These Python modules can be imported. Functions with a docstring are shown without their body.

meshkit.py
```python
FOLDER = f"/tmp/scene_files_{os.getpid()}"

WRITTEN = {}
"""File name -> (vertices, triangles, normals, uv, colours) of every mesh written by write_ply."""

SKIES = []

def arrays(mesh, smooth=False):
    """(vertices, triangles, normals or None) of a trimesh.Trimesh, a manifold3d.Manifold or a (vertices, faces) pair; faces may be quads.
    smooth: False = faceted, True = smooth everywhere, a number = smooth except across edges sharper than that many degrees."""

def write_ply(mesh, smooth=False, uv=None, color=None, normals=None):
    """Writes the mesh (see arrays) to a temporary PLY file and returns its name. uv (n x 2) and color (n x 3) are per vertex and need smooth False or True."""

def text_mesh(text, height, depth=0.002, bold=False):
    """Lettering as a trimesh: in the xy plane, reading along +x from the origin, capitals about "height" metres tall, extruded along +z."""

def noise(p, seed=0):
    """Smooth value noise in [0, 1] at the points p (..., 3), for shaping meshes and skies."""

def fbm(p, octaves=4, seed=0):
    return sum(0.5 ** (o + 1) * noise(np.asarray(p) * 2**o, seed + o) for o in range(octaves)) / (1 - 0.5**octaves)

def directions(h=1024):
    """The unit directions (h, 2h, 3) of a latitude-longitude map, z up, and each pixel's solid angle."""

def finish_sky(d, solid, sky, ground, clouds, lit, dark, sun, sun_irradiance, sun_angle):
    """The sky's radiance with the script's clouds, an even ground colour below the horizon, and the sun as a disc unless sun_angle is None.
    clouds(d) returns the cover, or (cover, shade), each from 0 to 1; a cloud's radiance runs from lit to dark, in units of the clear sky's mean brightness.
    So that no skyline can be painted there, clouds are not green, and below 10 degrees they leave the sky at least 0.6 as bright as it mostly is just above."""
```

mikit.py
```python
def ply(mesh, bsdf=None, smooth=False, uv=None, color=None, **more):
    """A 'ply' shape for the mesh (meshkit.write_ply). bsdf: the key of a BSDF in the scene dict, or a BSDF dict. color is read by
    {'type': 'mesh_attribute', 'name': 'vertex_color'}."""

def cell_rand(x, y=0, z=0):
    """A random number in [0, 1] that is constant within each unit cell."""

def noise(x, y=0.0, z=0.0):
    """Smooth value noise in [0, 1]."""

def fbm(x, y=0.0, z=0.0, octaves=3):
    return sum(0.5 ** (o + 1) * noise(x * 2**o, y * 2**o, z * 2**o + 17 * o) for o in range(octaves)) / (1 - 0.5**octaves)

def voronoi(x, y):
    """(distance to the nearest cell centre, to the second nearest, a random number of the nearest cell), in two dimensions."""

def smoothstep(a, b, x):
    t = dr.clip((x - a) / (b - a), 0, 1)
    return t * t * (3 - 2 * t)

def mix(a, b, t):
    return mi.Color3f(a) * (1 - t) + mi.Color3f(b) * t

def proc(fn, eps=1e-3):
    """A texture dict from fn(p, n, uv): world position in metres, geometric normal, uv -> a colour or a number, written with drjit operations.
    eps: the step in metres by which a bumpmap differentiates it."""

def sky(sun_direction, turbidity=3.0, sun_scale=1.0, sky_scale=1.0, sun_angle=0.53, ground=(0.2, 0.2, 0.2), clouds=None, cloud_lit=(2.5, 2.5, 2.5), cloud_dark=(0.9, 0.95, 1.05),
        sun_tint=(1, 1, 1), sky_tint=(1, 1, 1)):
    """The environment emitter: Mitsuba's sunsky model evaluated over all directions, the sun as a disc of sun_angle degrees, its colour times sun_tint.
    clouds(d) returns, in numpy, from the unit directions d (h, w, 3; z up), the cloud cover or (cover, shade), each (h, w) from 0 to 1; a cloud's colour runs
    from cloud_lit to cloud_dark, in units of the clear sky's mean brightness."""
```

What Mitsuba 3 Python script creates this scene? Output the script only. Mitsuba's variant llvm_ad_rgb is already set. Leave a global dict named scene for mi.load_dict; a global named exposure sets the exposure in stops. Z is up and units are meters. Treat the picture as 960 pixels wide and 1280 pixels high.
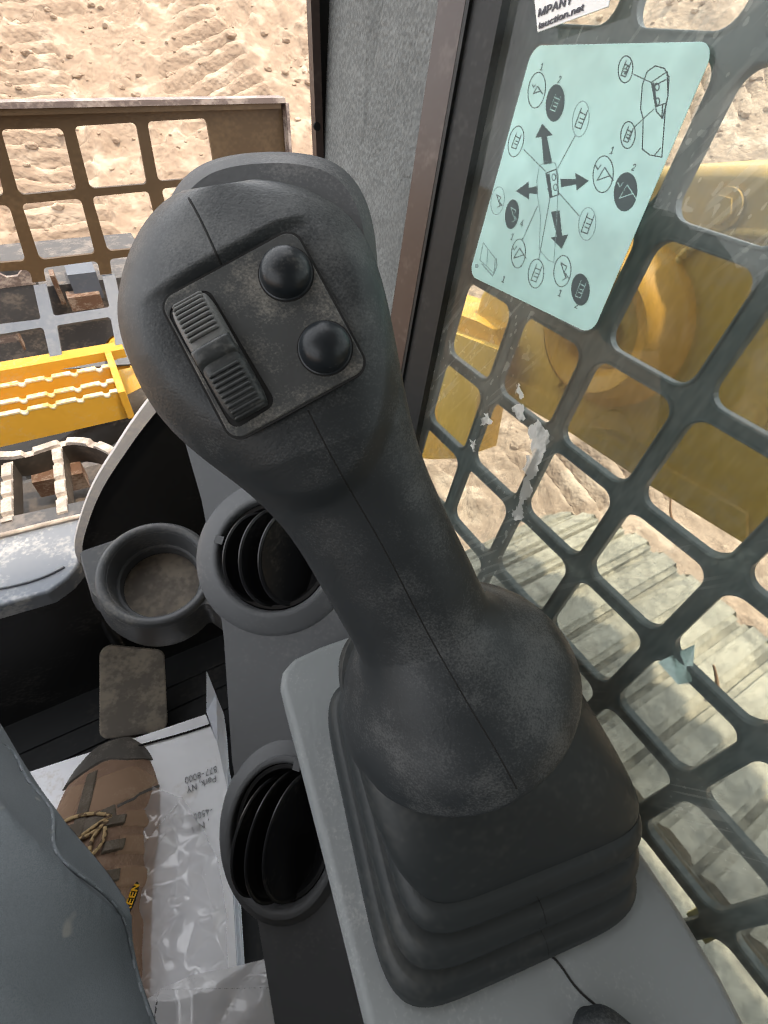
import math, random
import numpy as np, trimesh, mitsuba as mi, mikit, meshkit, drjit as dr
import manifold3d as m3
from shapely.geometry import Polygon, LineString, Point, box as sbox
from shapely import affinity
from shapely.ops import unary_union
from mikit import proc, noise, fbm, smoothstep, mix

random.seed(7)
rng = np.random.default_rng(7)
scene, labels = {}, {}
T = mi.ScalarTransform4f

# ---------------------------------------------------------------- camera, sky, exposure
CAM = np.array([0.0, 0.0, 1.35])          # phone held over the right armrest, 1.35 m above the ground; y = forwards, x = right
FOC = 590.0                               # focal length in pixels of the 960 x 1280 photograph
M = np.array([[0.8664, -0.3224, 0.3814], [-0.4963, -0.6409, 0.5856], [0.0557, -0.6966, -0.7153]])   # camera axes (right, down, forwards) -> world
u_, s_, v_ = np.linalg.svd(M); M = u_ @ v_
scene['camera'] = {'type': 'perspective', 'fov': 2 * math.degrees(math.atan(480 / FOC)), 'fov_axis': 'x', 'near_clip': 0.01, 'far_clip': 500.0,
                   'to_world': T().look_at(origin=CAM.tolist(), target=(CAM + M[:, 2]).tolist(), up=(-M[:, 1]).tolist())}
SUN = np.array([0.25, -0.15, 1.0])
scene['sky'] = mikit.sky(SUN.tolist(), turbidity=4, sun_scale=0.62, sun_angle=3.0, sky_scale=1.0, ground=(0.42, 0.34, 0.25),
                         clouds=lambda d: 0.65 + 0.3 * meshkit.fbm(d * 3.0, 4), cloud_lit=(4.0, 4.0, 4.0), cloud_dark=(2.2, 2.25, 2.3), sun_tint=(1, 0.97, 0.92), sky_tint=(0.93, 1.0, 1.08))
exposure = 2.6

# ---------------------------------------------------------------- measuring helpers: where a line of sight of the photograph meets a real plane
def ray(px, py): return M @ np.array([(px - 480) / FOC, (py - 640) / FOC, 1.0])
def at_d(px, py, d): return CAM + ray(px, py) * d
def at_z(px, py, z): r = ray(px, py); return CAM + r * ((z - CAM[2]) / r[2])
def at_y(px, py, y): r = ray(px, py); return CAM + r * (y / r[1])
def at_x(px, py, x): r = ray(px, py); return CAM + r * (x / r[0])
def at_p(px, py, p0, n): r = ray(px, py); n = np.asarray(n, float); return CAM + r * (((np.asarray(p0) - CAM) @ n) / (r @ n))
Z0 = CAM[2]

# ---------------------------------------------------------------- mesh helpers
def frame(o, x, y):
    x = np.asarray(x, float); x = x / np.linalg.norm(x); y = np.asarray(y, float); y = y - x * (x @ y); y /= np.linalg.norm(y)
    m = np.eye(4); m[:3, 0], m[:3, 1], m[:3, 2], m[:3, 3] = x, y, np.cross(x, y), o; return m
def moved(mesh, m): mesh = mesh.copy(); mesh.apply_transform(m); return mesh
def cat(ms): return trimesh.util.concatenate(ms)
def polys(g): return [p for p in getattr(g, 'geoms', [g]) if p.geom_type == 'Polygon' and p.area > 1e-10]
def prism(poly, h, z0=0.0):
    ms = [trimesh.creation.extrude_polygon(p, h, engine='earcut') for p in polys(poly)]
    mesh = cat(ms); mesh.apply_translation([0, 0, z0]); return mesh
def ring_pts(poly, n):
    e = poly.exterior; L = e.length
    p = np.array([e.interpolate(L * i / n).coords[0] for i in range(n)])
    if poly.exterior.is_ccw is False: p = p[::-1]
    return p
def loft(rings, caps=True):
    """rings: list of (n,3) arrays, closed loops"""
    n = len(rings[0]); v = np.vstack(rings); f = []
    for k in range(len(rings) - 1):
        a = k * n + np.arange(n); b = k * n + (np.arange(n) + 1) % n; c = b + n; d = a + n
        f += [np.stack([a, b, c], 1), np.stack([a, c, d], 1)]
    f = np.vstack(f)
    if caps:
        v = np.vstack([v, rings[0].mean(0), rings[-1].mean(0)]); i = np.arange(n); j = (i + 1) % n; o = (len(rings) - 1) * n
        f = np.vstack([f, np.stack([j, i, i * 0 + len(v) - 2], 1), np.stack([o + i, o + j, i * 0 + len(v) - 1], 1)])
    m = trimesh.Trimesh(v, f, process=False)
    if m.volume < 0: m.invert()
    return m
def rounded(poly, h, r, steps=4, z0=0.0, n=96, both=False):
    """prism with its upper edge rounded off by r (outline must stay one piece when shrunk)"""
    base = ring_pts(poly, n); c = base.mean(0)
    rings = []
    def shrunk(d):
        q = poly.buffer(-d) if d > 1e-9 else poly
        e = q.exterior; out = np.array([e.interpolate(e.project(Point(*p))).coords[0] for p in base]); return out
    lev = []
    if both:
        for k in range(steps + 1): a = math.pi / 2 * (1 - k / steps); lev.append((r * (1 - math.cos(a)), r * (1 - math.sin(a))))
    else: lev.append((0, 0))
    for k in range(steps + 1): a = math.pi / 2 * k / steps; lev.append((r * (1 - math.cos(a)), h - r + r * math.sin(a)))
    for d, z in lev: rings.append(np.c_[shrunk(d), np.full(n, z + z0)])
    return loft(rings)
def tube(pts, rad, sides=12, closed=False):
    p = np.asarray(pts, float); n = len(p); rad = np.broadcast_to(rad, (n,))
    t = np.gradient(p, axis=0) if not closed else np.roll(p, -1, 0) - np.roll(p, 1, 0)
    t /= np.linalg.norm(t, axis=1, keepdims=True) + 1e-12
    a = np.cross(t[0], [0.31, 0.2, 0.93]); a /= np.linalg.norm(a); rings = []
    ang = np.arange(sides) * 2 * np.pi / sides
    for k in range(n):
        a = a - t[k] * (a @ t[k]); a /= np.linalg.norm(a); b = np.cross(t[k], a)
        rings.append(p[k] + rad[k] * (np.cos(ang)[:, None] * a + np.sin(ang)[:, None] * b))
    if closed: rings.append(rings[0])
    return loft(rings, caps=not closed)
def spline(pts, n, closed=False):
    from scipy.interpolate import CubicSpline
    p = np.asarray(pts, float); s = np.r_[0, np.cumsum(np.linalg.norm(np.diff(p, axis=0), axis=1))]
    return CubicSpline(s, p)(np.linspace(0, s[-1], n))
def revolve(profile, n=72):
    prof = np.asarray(profile, float); ang = np.arange(n) * 2 * np.pi / n
    return loft([np.c_[r * np.cos(ang), r * np.sin(ang), np.full(n, z)] for r, z in prof])
def rrect(w, h, r, n=8):
    return sbox(-w / 2 + r, -h / 2 + r, w / 2 - r, h / 2 - r).buffer(r, quad_segs=n)
def quad_slab(c4, th):
    """a flat plate with the four corners c4 (in order) as its near face, th thick away from the first normal"""
    c = np.asarray(c4, float); n = np.cross(c[1] - c[0], c[3] - c[0]); n /= np.linalg.norm(n)
    return loft([c, c - n * th])
def tess(mesh, size):
    v, f = trimesh.remesh.subdivide_to_size(mesh.vertices, mesh.faces, size, max_iter=20)
    m = trimesh.Trimesh(v, f, process=True); return m
def box(c, s): b = trimesh.creation.box(s); b.apply_translation(c); return b

MAT = {}                                  # painted and moulded materials: name -> (row of the palette, bsdf)
def ply(mesh, bsdf, smooth=False, **kw):
    if bsdf not in MAT: return mikit.ply(mesh, bsdf, smooth=smooth, **kw)
    if smooth is not False and smooth is not True: mesh = trimesh.graph.smooth_shade(mesh, angle=math.radians(smooth), facet_minarea=None); smooth = True
    row, key = MAT[bsdf]
    return mikit.ply(mesh, key, smooth=smooth, uv=np.tile([row + 0.5, 0.0], (len(mesh.vertices), 1)), **kw)
def ply_n(v, f, n, bsdf):
    """the same with normals given, so that two parts cut from one smooth surface meet without a crease"""
    row, key = MAT[bsdf]
    return {'type': 'ply', 'filename': meshkit.write_ply((v, f), False, np.tile([row + 0.5, 0.0], (len(v), 1)), None, normals=n), 'face_normals': False, 'bsdf': {'type': 'ref', 'id': key}}
def numbered(key):
    if key not in scene and key not in labels: return key
    k = 1
    while f'{key}_{k:03d}' in scene or f'{key}_{k:03d}' in labels: k += 1
    return f'{key}_{k:03d}'
def thing(name, label, cat_, group=None):
    k = numbered(name); labels[k] = {'label': label, 'category': cat_}
    if group: labels[k]['group'] = group
    return k
def part(name, mesh, bsdf, parent, smooth=30, label=None, stuff=False, **kw):
    k = numbered(parent + '__' + name); scene[k] = ply(mesh, bsdf, smooth=smooth, **kw)
    if label or stuff: labels[k] = {**({'label': label} if label else {}), **({'kind': 'stuff'} if stuff else {})}
    return k
def single(name, mesh, bsdf, label, cat_, smooth=30, group=None, **kw):
    k = thing(name, label, cat_, group); scene[k] = ply(mesh, bsdf, smooth=smooth, **kw); return k
def struct(name, mesh, bsdf, label=None, smooth=False, kind='structure', **kw):
    k = numbered(name); scene[k] = ply(mesh, bsdf, smooth=smooth, **kw); labels[k] = {'kind': kind, 'label': label or name.replace('_', ' ')}; return k

# ---------------------------------------------------------------- materials
def two(b): return {'type': 'twosided', 'b': b}
PALETTE = []
def plastic(key, fn, rough=0.5, spec=0.5, grain=0.0, freq=1500.0, eps=1e-4, **kw):
    """a material that is only a base colour plus settled dust becomes a row of the shared palette; the others get a BSDF of their own"""
    if isinstance(fn, tuple): fn = dusted(fn, fn, 0, 1, amount=0)
    if isinstance(fn, list):
        if not callable(grain):
            PALETTE.append(fn + [rough, grain, freq]); MAT[key] = (len(PALETTE) - 1, 'grained' if grain else 'coated'); return
        row = len(PALETTE); raise ValueError(key)
    b = {'type': 'principled', 'base_color': proc(fn), 'roughness': rough, 'specular': spec, **kw}
    if grain:
        g = grain if callable(grain) else (lambda p, n, uv, s=grain: s * noise(p.x * freq, p.y * freq, p.z * freq))
        b = {'type': 'bumpmap', 'arbitrary': proc(g, eps=eps), 'scale': 1.0, 'b': b}
    scene[key] = two(b)
def dusted(base, dust, lo, hi, f1=60.0, f2=900.0, top=0.0, amount=0.8):
    """base colour with settled sand dust: cloudy patches times fine specks, paler on upward faces when top > 0 (dust, and skylight painted into the grip)"""
    return [*base, *dust, lo, hi, f1, f2, top, amount]
def row_values(uv, *cols):
    i = mi.UInt32(dr.clip(dr.floor(uv.x), 0, len(PALETTE) - 1))
    return [dr.gather(mi.Float, COLUMNS[c], i) for c in cols]
def coat_colour(p, n, uv):
    r, g, b, r2, g2, b2, lo, hi, f1, f2, top, amount = row_values(uv, *range(12))
    cloud = fbm(p.x * f1, p.y * f1, p.z * f1, 3); speck = fbm(p.x * f2, p.y * f2, p.z * f2, 2)
    k = smoothstep(lo, hi, cloud + 0.55 * (speck - 0.5) + top * dr.maximum(n.z, 0)) * amount
    return mi.Color3f(dr.lerp(r, r2, k), dr.lerp(g, g2, k), dr.lerp(b, b2, k))
def coat_rough(p, n, uv): return row_values(uv, 12)[0]
def coat_grain(p, n, uv):
    s, f = row_values(uv, 13, 14)
    return s * (0.7 * noise(p.x * f, p.y * f, p.z * f) + 0.3 * noise(p.x * f * 0.45, p.y * f * 0.45, p.z * f * 0.45))
DUST = (0.27, 0.25, 0.215)
plastic('grip_plastic', dusted((0.017, 0.020, 0.022), (0.130, 0.132, 0.130), 0.60, 1.35, 60, 1700, 0.36, 0.55), 0.47, 0.5, 0.00013, 1600)  # paler upward faces imitate skylight on the head, over thin real dust
plastic('grip_rear_plastic', dusted((0.062, 0.064, 0.067), (0.19, 0.185, 0.18), 0.5, 1.0, 40, 1300, 0.12, 0.5), 0.6, 0.4, 0.0001, 1300)
plastic('panel_plastic', dusted((0.036, 0.038, 0.038), DUST, 0.36, 1.05, 110, 1700, 0, 0.55), 0.6, 0.4, 0.00012, 1300)
plastic('rocker_plastic', dusted((0.030, 0.033, 0.034), (0.25, 0.245, 0.23), 0.40, 0.95, 40, 700, 0, 0.5), 0.42, 0.5)
plastic('rocker_dusty', dusted((0.10, 0.102, 0.10), (0.27, 0.265, 0.25), 0.35, 0.95, 60, 900, 0, 0.6), 0.45, 0.5)
plastic('button_rubber', dusted((0.010, 0.013, 0.016), (0.2, 0.19, 0.17), 0.62, 1.1, 150, 1200, 0, 0.3), 0.33, 0.6)
plastic('gap_black', (0.008, 0.008, 0.008), 0.8, 0.2)
MAT['skirt_plastic'] = MAT['grip_plastic']
plastic('boot_rubber', dusted((0.016, 0.019, 0.020), (0.08, 0.076, 0.066), 0.5, 1.1, 14, 300, 0.06, 0.35), 0.5, 0.45, 0.00004, 700)
plastic('console_plastic', dusted((0.150, 0.160, 0.162), (0.30, 0.30, 0.29), 0.55, 1.05, 30, 900, 0.0, 0.5), 0.5, 0.5, 0.00022, 900)
plastic('column_plastic', dusted((0.078, 0.081, 0.085), (0.17, 0.165, 0.16), 0.55, 1.1, 20, 500, 0.05, 0.4), 0.55, 0.45, 0.00006, 1300)
plastic('cup_plastic', dusted((0.065, 0.068, 0.072), (0.2, 0.185, 0.16), 0.5, 1.0, 30, 500, 0.1, 0.4), 0.42, 0.5)
plastic('gloss_black', dusted((0.010, 0.010, 0.011), (0.12, 0.1, 0.08), 0.62, 1.1, 40, 400, 0, 0.3), 0.28, 0.5)
plastic('panel_black', dusted((0.008, 0.008, 0.008), (0.05, 0.045, 0.04), 0.62, 1.1, 20, 300, 0, 0.4), 0.45, 0.35)
plastic('rim_grey', dusted((0.34, 0.33, 0.33), (0.46, 0.42, 0.37), 0.4, 0.9, 50, 300, 0, 0.7), 0.55, 0.4)
plastic('floor_rubber', dusted((0.010, 0.011, 0.012), (0.06, 0.05, 0.04), 0.55, 1.1, 18, 200, 0, 0.4), 0.6, 0.4)
plastic('pedal_metal', dusted((0.12, 0.105, 0.09), (0.25, 0.215, 0.17), 0.3, 0.8, 45, 250, 0, 0.8), 0.65, 0.4)
def felt(p, n, uv):
    k = fbm(p.x * 640, p.y * 640, p.z * 520, 3); c = fbm(p.x * 40, p.y * 40, p.z * 40, 2)
    return mix((0.115, 0.122, 0.122), (0.18, 0.19, 0.188), smoothstep(0.25, 0.8, k)) * (0.85 + 0.3 * c)
plastic('felt', felt, 0.95, 0.1, lambda p, n, uv: 0.0009 * fbm(p.x * 500, p.y * 500, p.z * 500, 2), sheen=0.3)
plastic('bronze_paint', dusted((0.055, 0.038, 0.032), (0.13, 0.105, 0.09), 0.5, 1.0, 50, 300, 0, 0.6), 0.32, 0.5)
plastic('black_rubber', dusted((0.012, 0.013, 0.013), (0.08, 0.08, 0.075), 0.6, 1.15, 35, 300, 0, 0.4), 0.55, 0.4)
plastic('screen_paint', dusted((0.036, 0.048, 0.050), (0.15, 0.165, 0.155), 0.56, 1.0, 60, 500, 0, 0.6), 0.38, 0.5)
plastic('ink', (0.075, 0.10, 0.10), 0.7, 0.2)
plastic('faint_ink', (0.28, 0.40, 0.39), 0.7, 0.2)
plastic('yellow_paint', dusted((0.50, 0.265, 0.028), (0.44, 0.32, 0.17), 0.5, 1.0, 18, 200, 0.05, 0.6), 0.42, 0.5)
plastic('yellow_dusty', dusted((0.46, 0.29, 0.042), (0.38, 0.29, 0.16), 0.36, 0.95, 9, 160, 0.1, 0.8), 0.5, 0.4)
plastic('sunlit_yellow_edge', dusted((0.48, 0.32, 0.10), (0.50, 0.45, 0.36), 0.3, 0.7, 40, 200, 0, 0.9), 0.5, 0.4)  # yellow paled by sunlight painted onto the tread tops
plastic('dark_steel', dusted((0.05, 0.042, 0.035), (0.16, 0.12, 0.09), 0.45, 1.0, 12, 120, 0, 0.5), 0.42, 0.5)
plastic('guard_brown', dusted((0.070, 0.044, 0.022), (0.125, 0.082, 0.042), 0.45, 1.0, 10, 120, 0, 0.5), 0.45, 0.5)
plastic('guard_edge', dusted((0.14, 0.11, 0.10), (0.38, 0.32, 0.28), 0.35, 0.8, 25, 150, 0, 0.8), 0.4, 0.5)
plastic('guard_lower', dusted((0.085, 0.10, 0.125), (0.17, 0.17, 0.175), 0.45, 1.0, 20, 120, 0, 0.5), 0.4, 0.5)  # blue-grey holds the lower guard's painted sky reflection; also colours a grey box
plastic('machine_grey', dusted((0.06, 0.06, 0.062), (0.18, 0.155, 0.135), 0.42, 0.95, 22, 150, 0, 0.7), 0.5, 0.4)
plastic('rusty_metal', dusted((0.11, 0.062, 0.04), (0.25, 0.2, 0.16), 0.35, 0.85, 40, 250, 0, 0.8), 0.6, 0.4)
plastic('hose_rubber', dusted((0.04, 0.036, 0.032), (0.22, 0.18, 0.14), 0.5, 1.0, 18, 150, 0.1, 0.6), 0.6, 0.3)
plastic('red_cap', (0.25, 0.03, 0.02), 0.5, 0.4)
plastic('sill_paint', dusted((0.15, 0.165, 0.19), (0.36, 0.36, 0.355), 0.52, 0.86, 26, 260, 0, 0.85), 0.35, 0.5)
plastic('worn_sunlit_edge', dusted((0.26, 0.22, 0.19), (0.48, 0.42, 0.36), 0.3, 0.8, 50, 300, 0, 0.9), 0.6, 0.4)
plastic('leather', dusted((0.20, 0.125, 0.085), (0.32, 0.22, 0.16), 0.4, 0.95, 40, 500, 0, 0.7), 0.7, 0.3, 0.00012, 500)
plastic('leather_light', dusted((0.25, 0.16, 0.105), (0.34, 0.24, 0.175), 0.4, 0.95, 40, 500, 0, 0.6), 0.75, 0.3, 0.00012, 500)
plastic('shoe_rubber', dusted((0.085, 0.078, 0.07), (0.22, 0.19, 0.16), 0.5, 1.0, 50, 500, 0.05, 0.6), 0.6, 0.35)
plastic('shoe_welt', dusted((0.095, 0.075, 0.06), (0.2, 0.17, 0.13), 0.5, 1.0, 50, 500, 0, 0.6), 0.65, 0.3)
plastic('webbing', dusted((0.105, 0.085, 0.065), (0.2, 0.17, 0.14), 0.4, 1.0, 60, 700, 0, 0.6), 0.85, 0.2)
plastic('lace', lambda p, n, uv: mix((0.42, 0.30, 0.16), (0.12, 0.08, 0.05), smoothstep(0.5, 0.62, noise(p.x * 330, p.y * 330, p.z * 330))), 0.8, 0.2)
plastic('logo_black', (0.02, 0.017, 0.014), 0.5, 0.4)
plastic('logo_yellow', (0.75, 0.40, 0.02), 0.5, 0.4)
def cloth(p, n, uv):
    w = noise(p.x * 2500, p.y * 2500, p.z * 2500); c = fbm(p.x * 30, p.y * 30, p.z * 30, 3)
    d = smoothstep(0.74, 0.86, fbm(p.x * 75 + 3, p.y * 75, p.z * 75, 3))
    return mix(mix((0.080, 0.092, 0.101), (0.14, 0.155, 0.165), 0.6 * w + 0.4 * c), (0.3, 0.28, 0.24), 0.4 * d)
plastic('trouser_cloth', cloth, 0.8, 0.25, 0.00005, 1800, sheen=0.3)
plastic('stitching', (0.17, 0.185, 0.2), 0.8, 0.2)
plastic('paper', dusted((0.80, 0.805, 0.835), (0.55, 0.48, 0.4), 0.66, 1.0, 30, 300, 0, 0.6), 0.6, 0.3)
plastic('paper_edge', (0.60, 0.63, 0.70), 0.7, 0.2)
plastic('print_grey', (0.10, 0.10, 0.115), 0.7, 0.2)
plastic('label_white', (0.78, 0.78, 0.76), 0.5, 0.4)
plastic('tag_yellow', (0.65, 0.55, 0.22), 0.5, 0.4)
plastic('clip_plastic', (0.30, 0.38, 0.36), 0.25, 0.5)
plastic('stalk', (0.22, 0.13, 0.07), 0.8, 0.2)
plastic('cab_grey', (0.16, 0.165, 0.165), 0.7, 0.3)
plastic('cab_roof_lining', (0.30, 0.30, 0.29), 0.8, 0.2)
def sand(p, n, uv):
    a = fbm(p.x * 3, p.y * 3, p.z * 3, 3); b = fbm(p.x * 40, p.y * 40, p.z * 40, 3); c = fbm(p.x * 11 + 5, p.y * 11, p.z * 11, 3)
    col = mix((0.20, 0.145, 0.106), (0.34, 0.262, 0.195), 0.6 * b + 0.4 * a)
    return mix(col, (0.42, 0.34, 0.262), 0.7 * smoothstep(0.5, 0.75, c))
plastic('sand', sand, 0.95, 0.1, lambda p, n, uv: 0.016 * fbm(p.x * 45, p.y * 45, p.z * 45, 3), eps=2e-3)
def track(p, n, uv):
    a = fbm(p.x * 14, p.y * 14, p.z * 14, 4); b = fbm(p.x * 90, p.y * 90, p.z * 90, 3)
    return mix((0.15, 0.15, 0.13), (0.34, 0.325, 0.265), smoothstep(0.25, 0.7, 0.55 * a + 0.45 * b))
plastic('track_rubber', track, 0.85, 0.2, lambda p, n, uv: 0.004 * fbm(p.x * 55, p.y * 55, p.z * 55, 3), eps=1e-3)
COLUMNS = [mi.Float(np.array([r[c] for r in PALETTE], np.float32)) for c in range(15)]
scene['coated'] = two({'type': 'principled', 'base_color': proc(coat_colour), 'roughness': proc(coat_rough), 'specular': 0.3})
scene['grained'] = two({'type': 'bumpmap', 'arbitrary': proc(coat_grain, eps=1e-4), 'scale': 1.0, 'b': {'type': 'principled', 'base_color': proc(coat_colour), 'roughness': proc(coat_rough), 'specular': 0.3}})
# glass with settled dust: clear pane blended with a thin translucent film of dirt
def dirt(p, n, uv):
    a = fbm(p.y * 22, p.z * 22, 3, 3); s = fbm(p.y * 420, p.z * 120, 1, 2); f = smoothstep(0.80, 0.86, noise(p.y * 500 + p.z * 60, p.z * 330, 9.0))
    st = smoothstep(0.70, 0.80, noise((p.y + 0.6 * p.z) * 500, (p.z - 0.5 * p.y) * 26, 4.0))
    return dr.clip(0.045 + 0.07 * smoothstep(0.35, 0.8, a) + 0.04 * s * s + 0.15 * f * smoothstep(0.5, 0.75, a) + 0.08 * st * smoothstep(0.4, 0.7, a), 0, 0.6)
scene['glass'] = {'type': 'blendbsdf', 'weight': proc(dirt),
                  'a': {'type': 'thindielectric', 'int_ior': 1.5, 'specular_transmittance': {'type': 'rgb', 'value': [0.88, 0.95, 0.92]}, 'specular_reflectance': {'type': 'rgb', 'value': [0.28, 0.28, 0.28]}},
                  'b': {'type': 'principledthin', 'base_color': {'type': 'rgb', 'value': [0.62, 0.64, 0.58]}, 'roughness': 0.8, 'diff_trans': 1.0, 'spec_trans': 0.0}}
scene['decal_film'] = {'type': 'principledthin', 'base_color': proc(lambda p, n, uv: mix((0.74, 0.93, 0.90), (0.62, 0.80, 0.77), fbm(p.y * 120, p.z * 120, 0, 4))), 'roughness': 0.5, 'diff_trans': 1.0, 'spec_trans': 0.0}
scene['plastic_film'] = {'type': 'blendbsdf', 'weight': 0.26, 'a': {'type': 'thindielectric', 'int_ior': 1.5},
                         'b': {'type': 'principledthin', 'base_color': {'type': 'rgb', 'value': [0.85, 0.85, 0.88]}, 'roughness': 0.16, 'diff_trans': 1.1, 'spec_trans': 0.0}}
scene['milky_film'] = {'type': 'blendbsdf', 'weight': 0.5, 'a': {'type': 'thindielectric', 'int_ior': 1.5},
                         'b': {'type': 'principledthin', 'base_color': {'type': 'rgb', 'value': [0.9, 0.9, 0.92]}, 'roughness': 0.2, 'diff_trans': 0.8, 'spec_trans': 0.0}}
scene['residue'] = {'type': 'blendbsdf', 'weight': proc(lambda p, n, uv: 0.25 + 0.65 * smoothstep(0.35, 0.6, fbm(p.y * 160, p.z * 90, 0, 3))), 'a': {'type': 'null'},
                    'b': {'type': 'principledthin', 'base_color': {'type': 'rgb', 'value': [0.80, 0.80, 0.78]}, 'roughness': 0.6, 'diff_trans': 1.0, 'spec_trans': 0.0}}

# ================================================================ THE GROUND: a sand pit whose face rises in front and to the right
def ground_z(x, y):
    P = np.stack([x, y, 0 * x], -1)
    d = np.hypot(x * 0.9, y) + 0.5 * (meshkit.noise(P * 0.6, 3) - 0.5)
    bank = 2.3 * np.clip((d - 2.15) / 5.0, 0, 1) ** 1.0
    bank = np.where(d > 2.15, np.minimum(0.52 * np.maximum(d - 2.15, 0), 2.6), 0) * np.clip((d - 2.15) / 0.5, 0, 1)
    z = bank + 0.05 * (meshkit.fbm(P * 2.2, 3, 5) - 0.5) * np.clip(d, 0, 2)
    rough = 0.5 + 0.9 * meshkit.noise(P * 1.6, 11)
    lumps = rough * (0.10 * (meshkit.fbm(P * 7.0, 3, 8) - 0.5) + 0.11 * np.maximum(meshkit.fbm(P * 16.0, 2, 9) - 0.52, 0))
    imprint, cover = 0 * x, 0 * x
    for x0, y0, ang, w, pitch, ln in TRACKS:     # imprints of crawler tracks climbing the face
        ca, sa = math.cos(ang), math.sin(ang)
        a = (x - x0) * ca + (y - y0) * sa + 0.05 * (meshkit.noise(P * 2.5, 21) - 0.5); b = -(x - x0) * sa + (y - y0) * ca
        inside = np.clip((w / 2 - np.abs(a)) / 0.03, 0, 1) * np.clip((ln / 2 - np.abs(b)) / 0.05, 0, 1) * np.clip(2.6 * meshkit.noise(P * 2.4, 31) - 0.3, 0, 1)
        ph = (b / pitch + 0.12 * (meshkit.noise(P * 4, 5) - 0.5)) % 1.0
        bar = np.clip(ph / 0.12, 0, 1) * np.clip((1 - ph) / 0.5, 0, 1)
        imprint = np.where(inside > cover, inside * (0.085 * bar - 0.055), imprint); cover = np.maximum(cover, inside)
    return z + lumps * (1 - 0.75 * cover) + imprint
TRACKS = [(1.05, 4.35, 0.12, 0.58, 0.105, 1.3), (0.02, 4.1, -0.05, 0.5, 0.11, 1.3), (-0.04, 3.25, 0.03, 0.52, 0.12, 1.1), (1.85, 3.5, -0.2, 0.5, 0.12, 1.6), (0.5, 3.0, 0.0, 0.45, 0.13, 1.3), (0.2, 5.2, 0.1, 0.6, 0.14, 0.9), (3.9, 2.4, 1.0, 0.5, 0.12, 2.0), (1.7, 0.9, 1.3, 0.45, 0.11, 1.2)]
xs, ys = np.linspace(-1.9, 5.6, 560), np.linspace(-1.4, 6.6, 680)
gx, gy = np.meshgrid(xs, ys, indexing='ij')
gz = ground_z(gx, gy)
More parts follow.
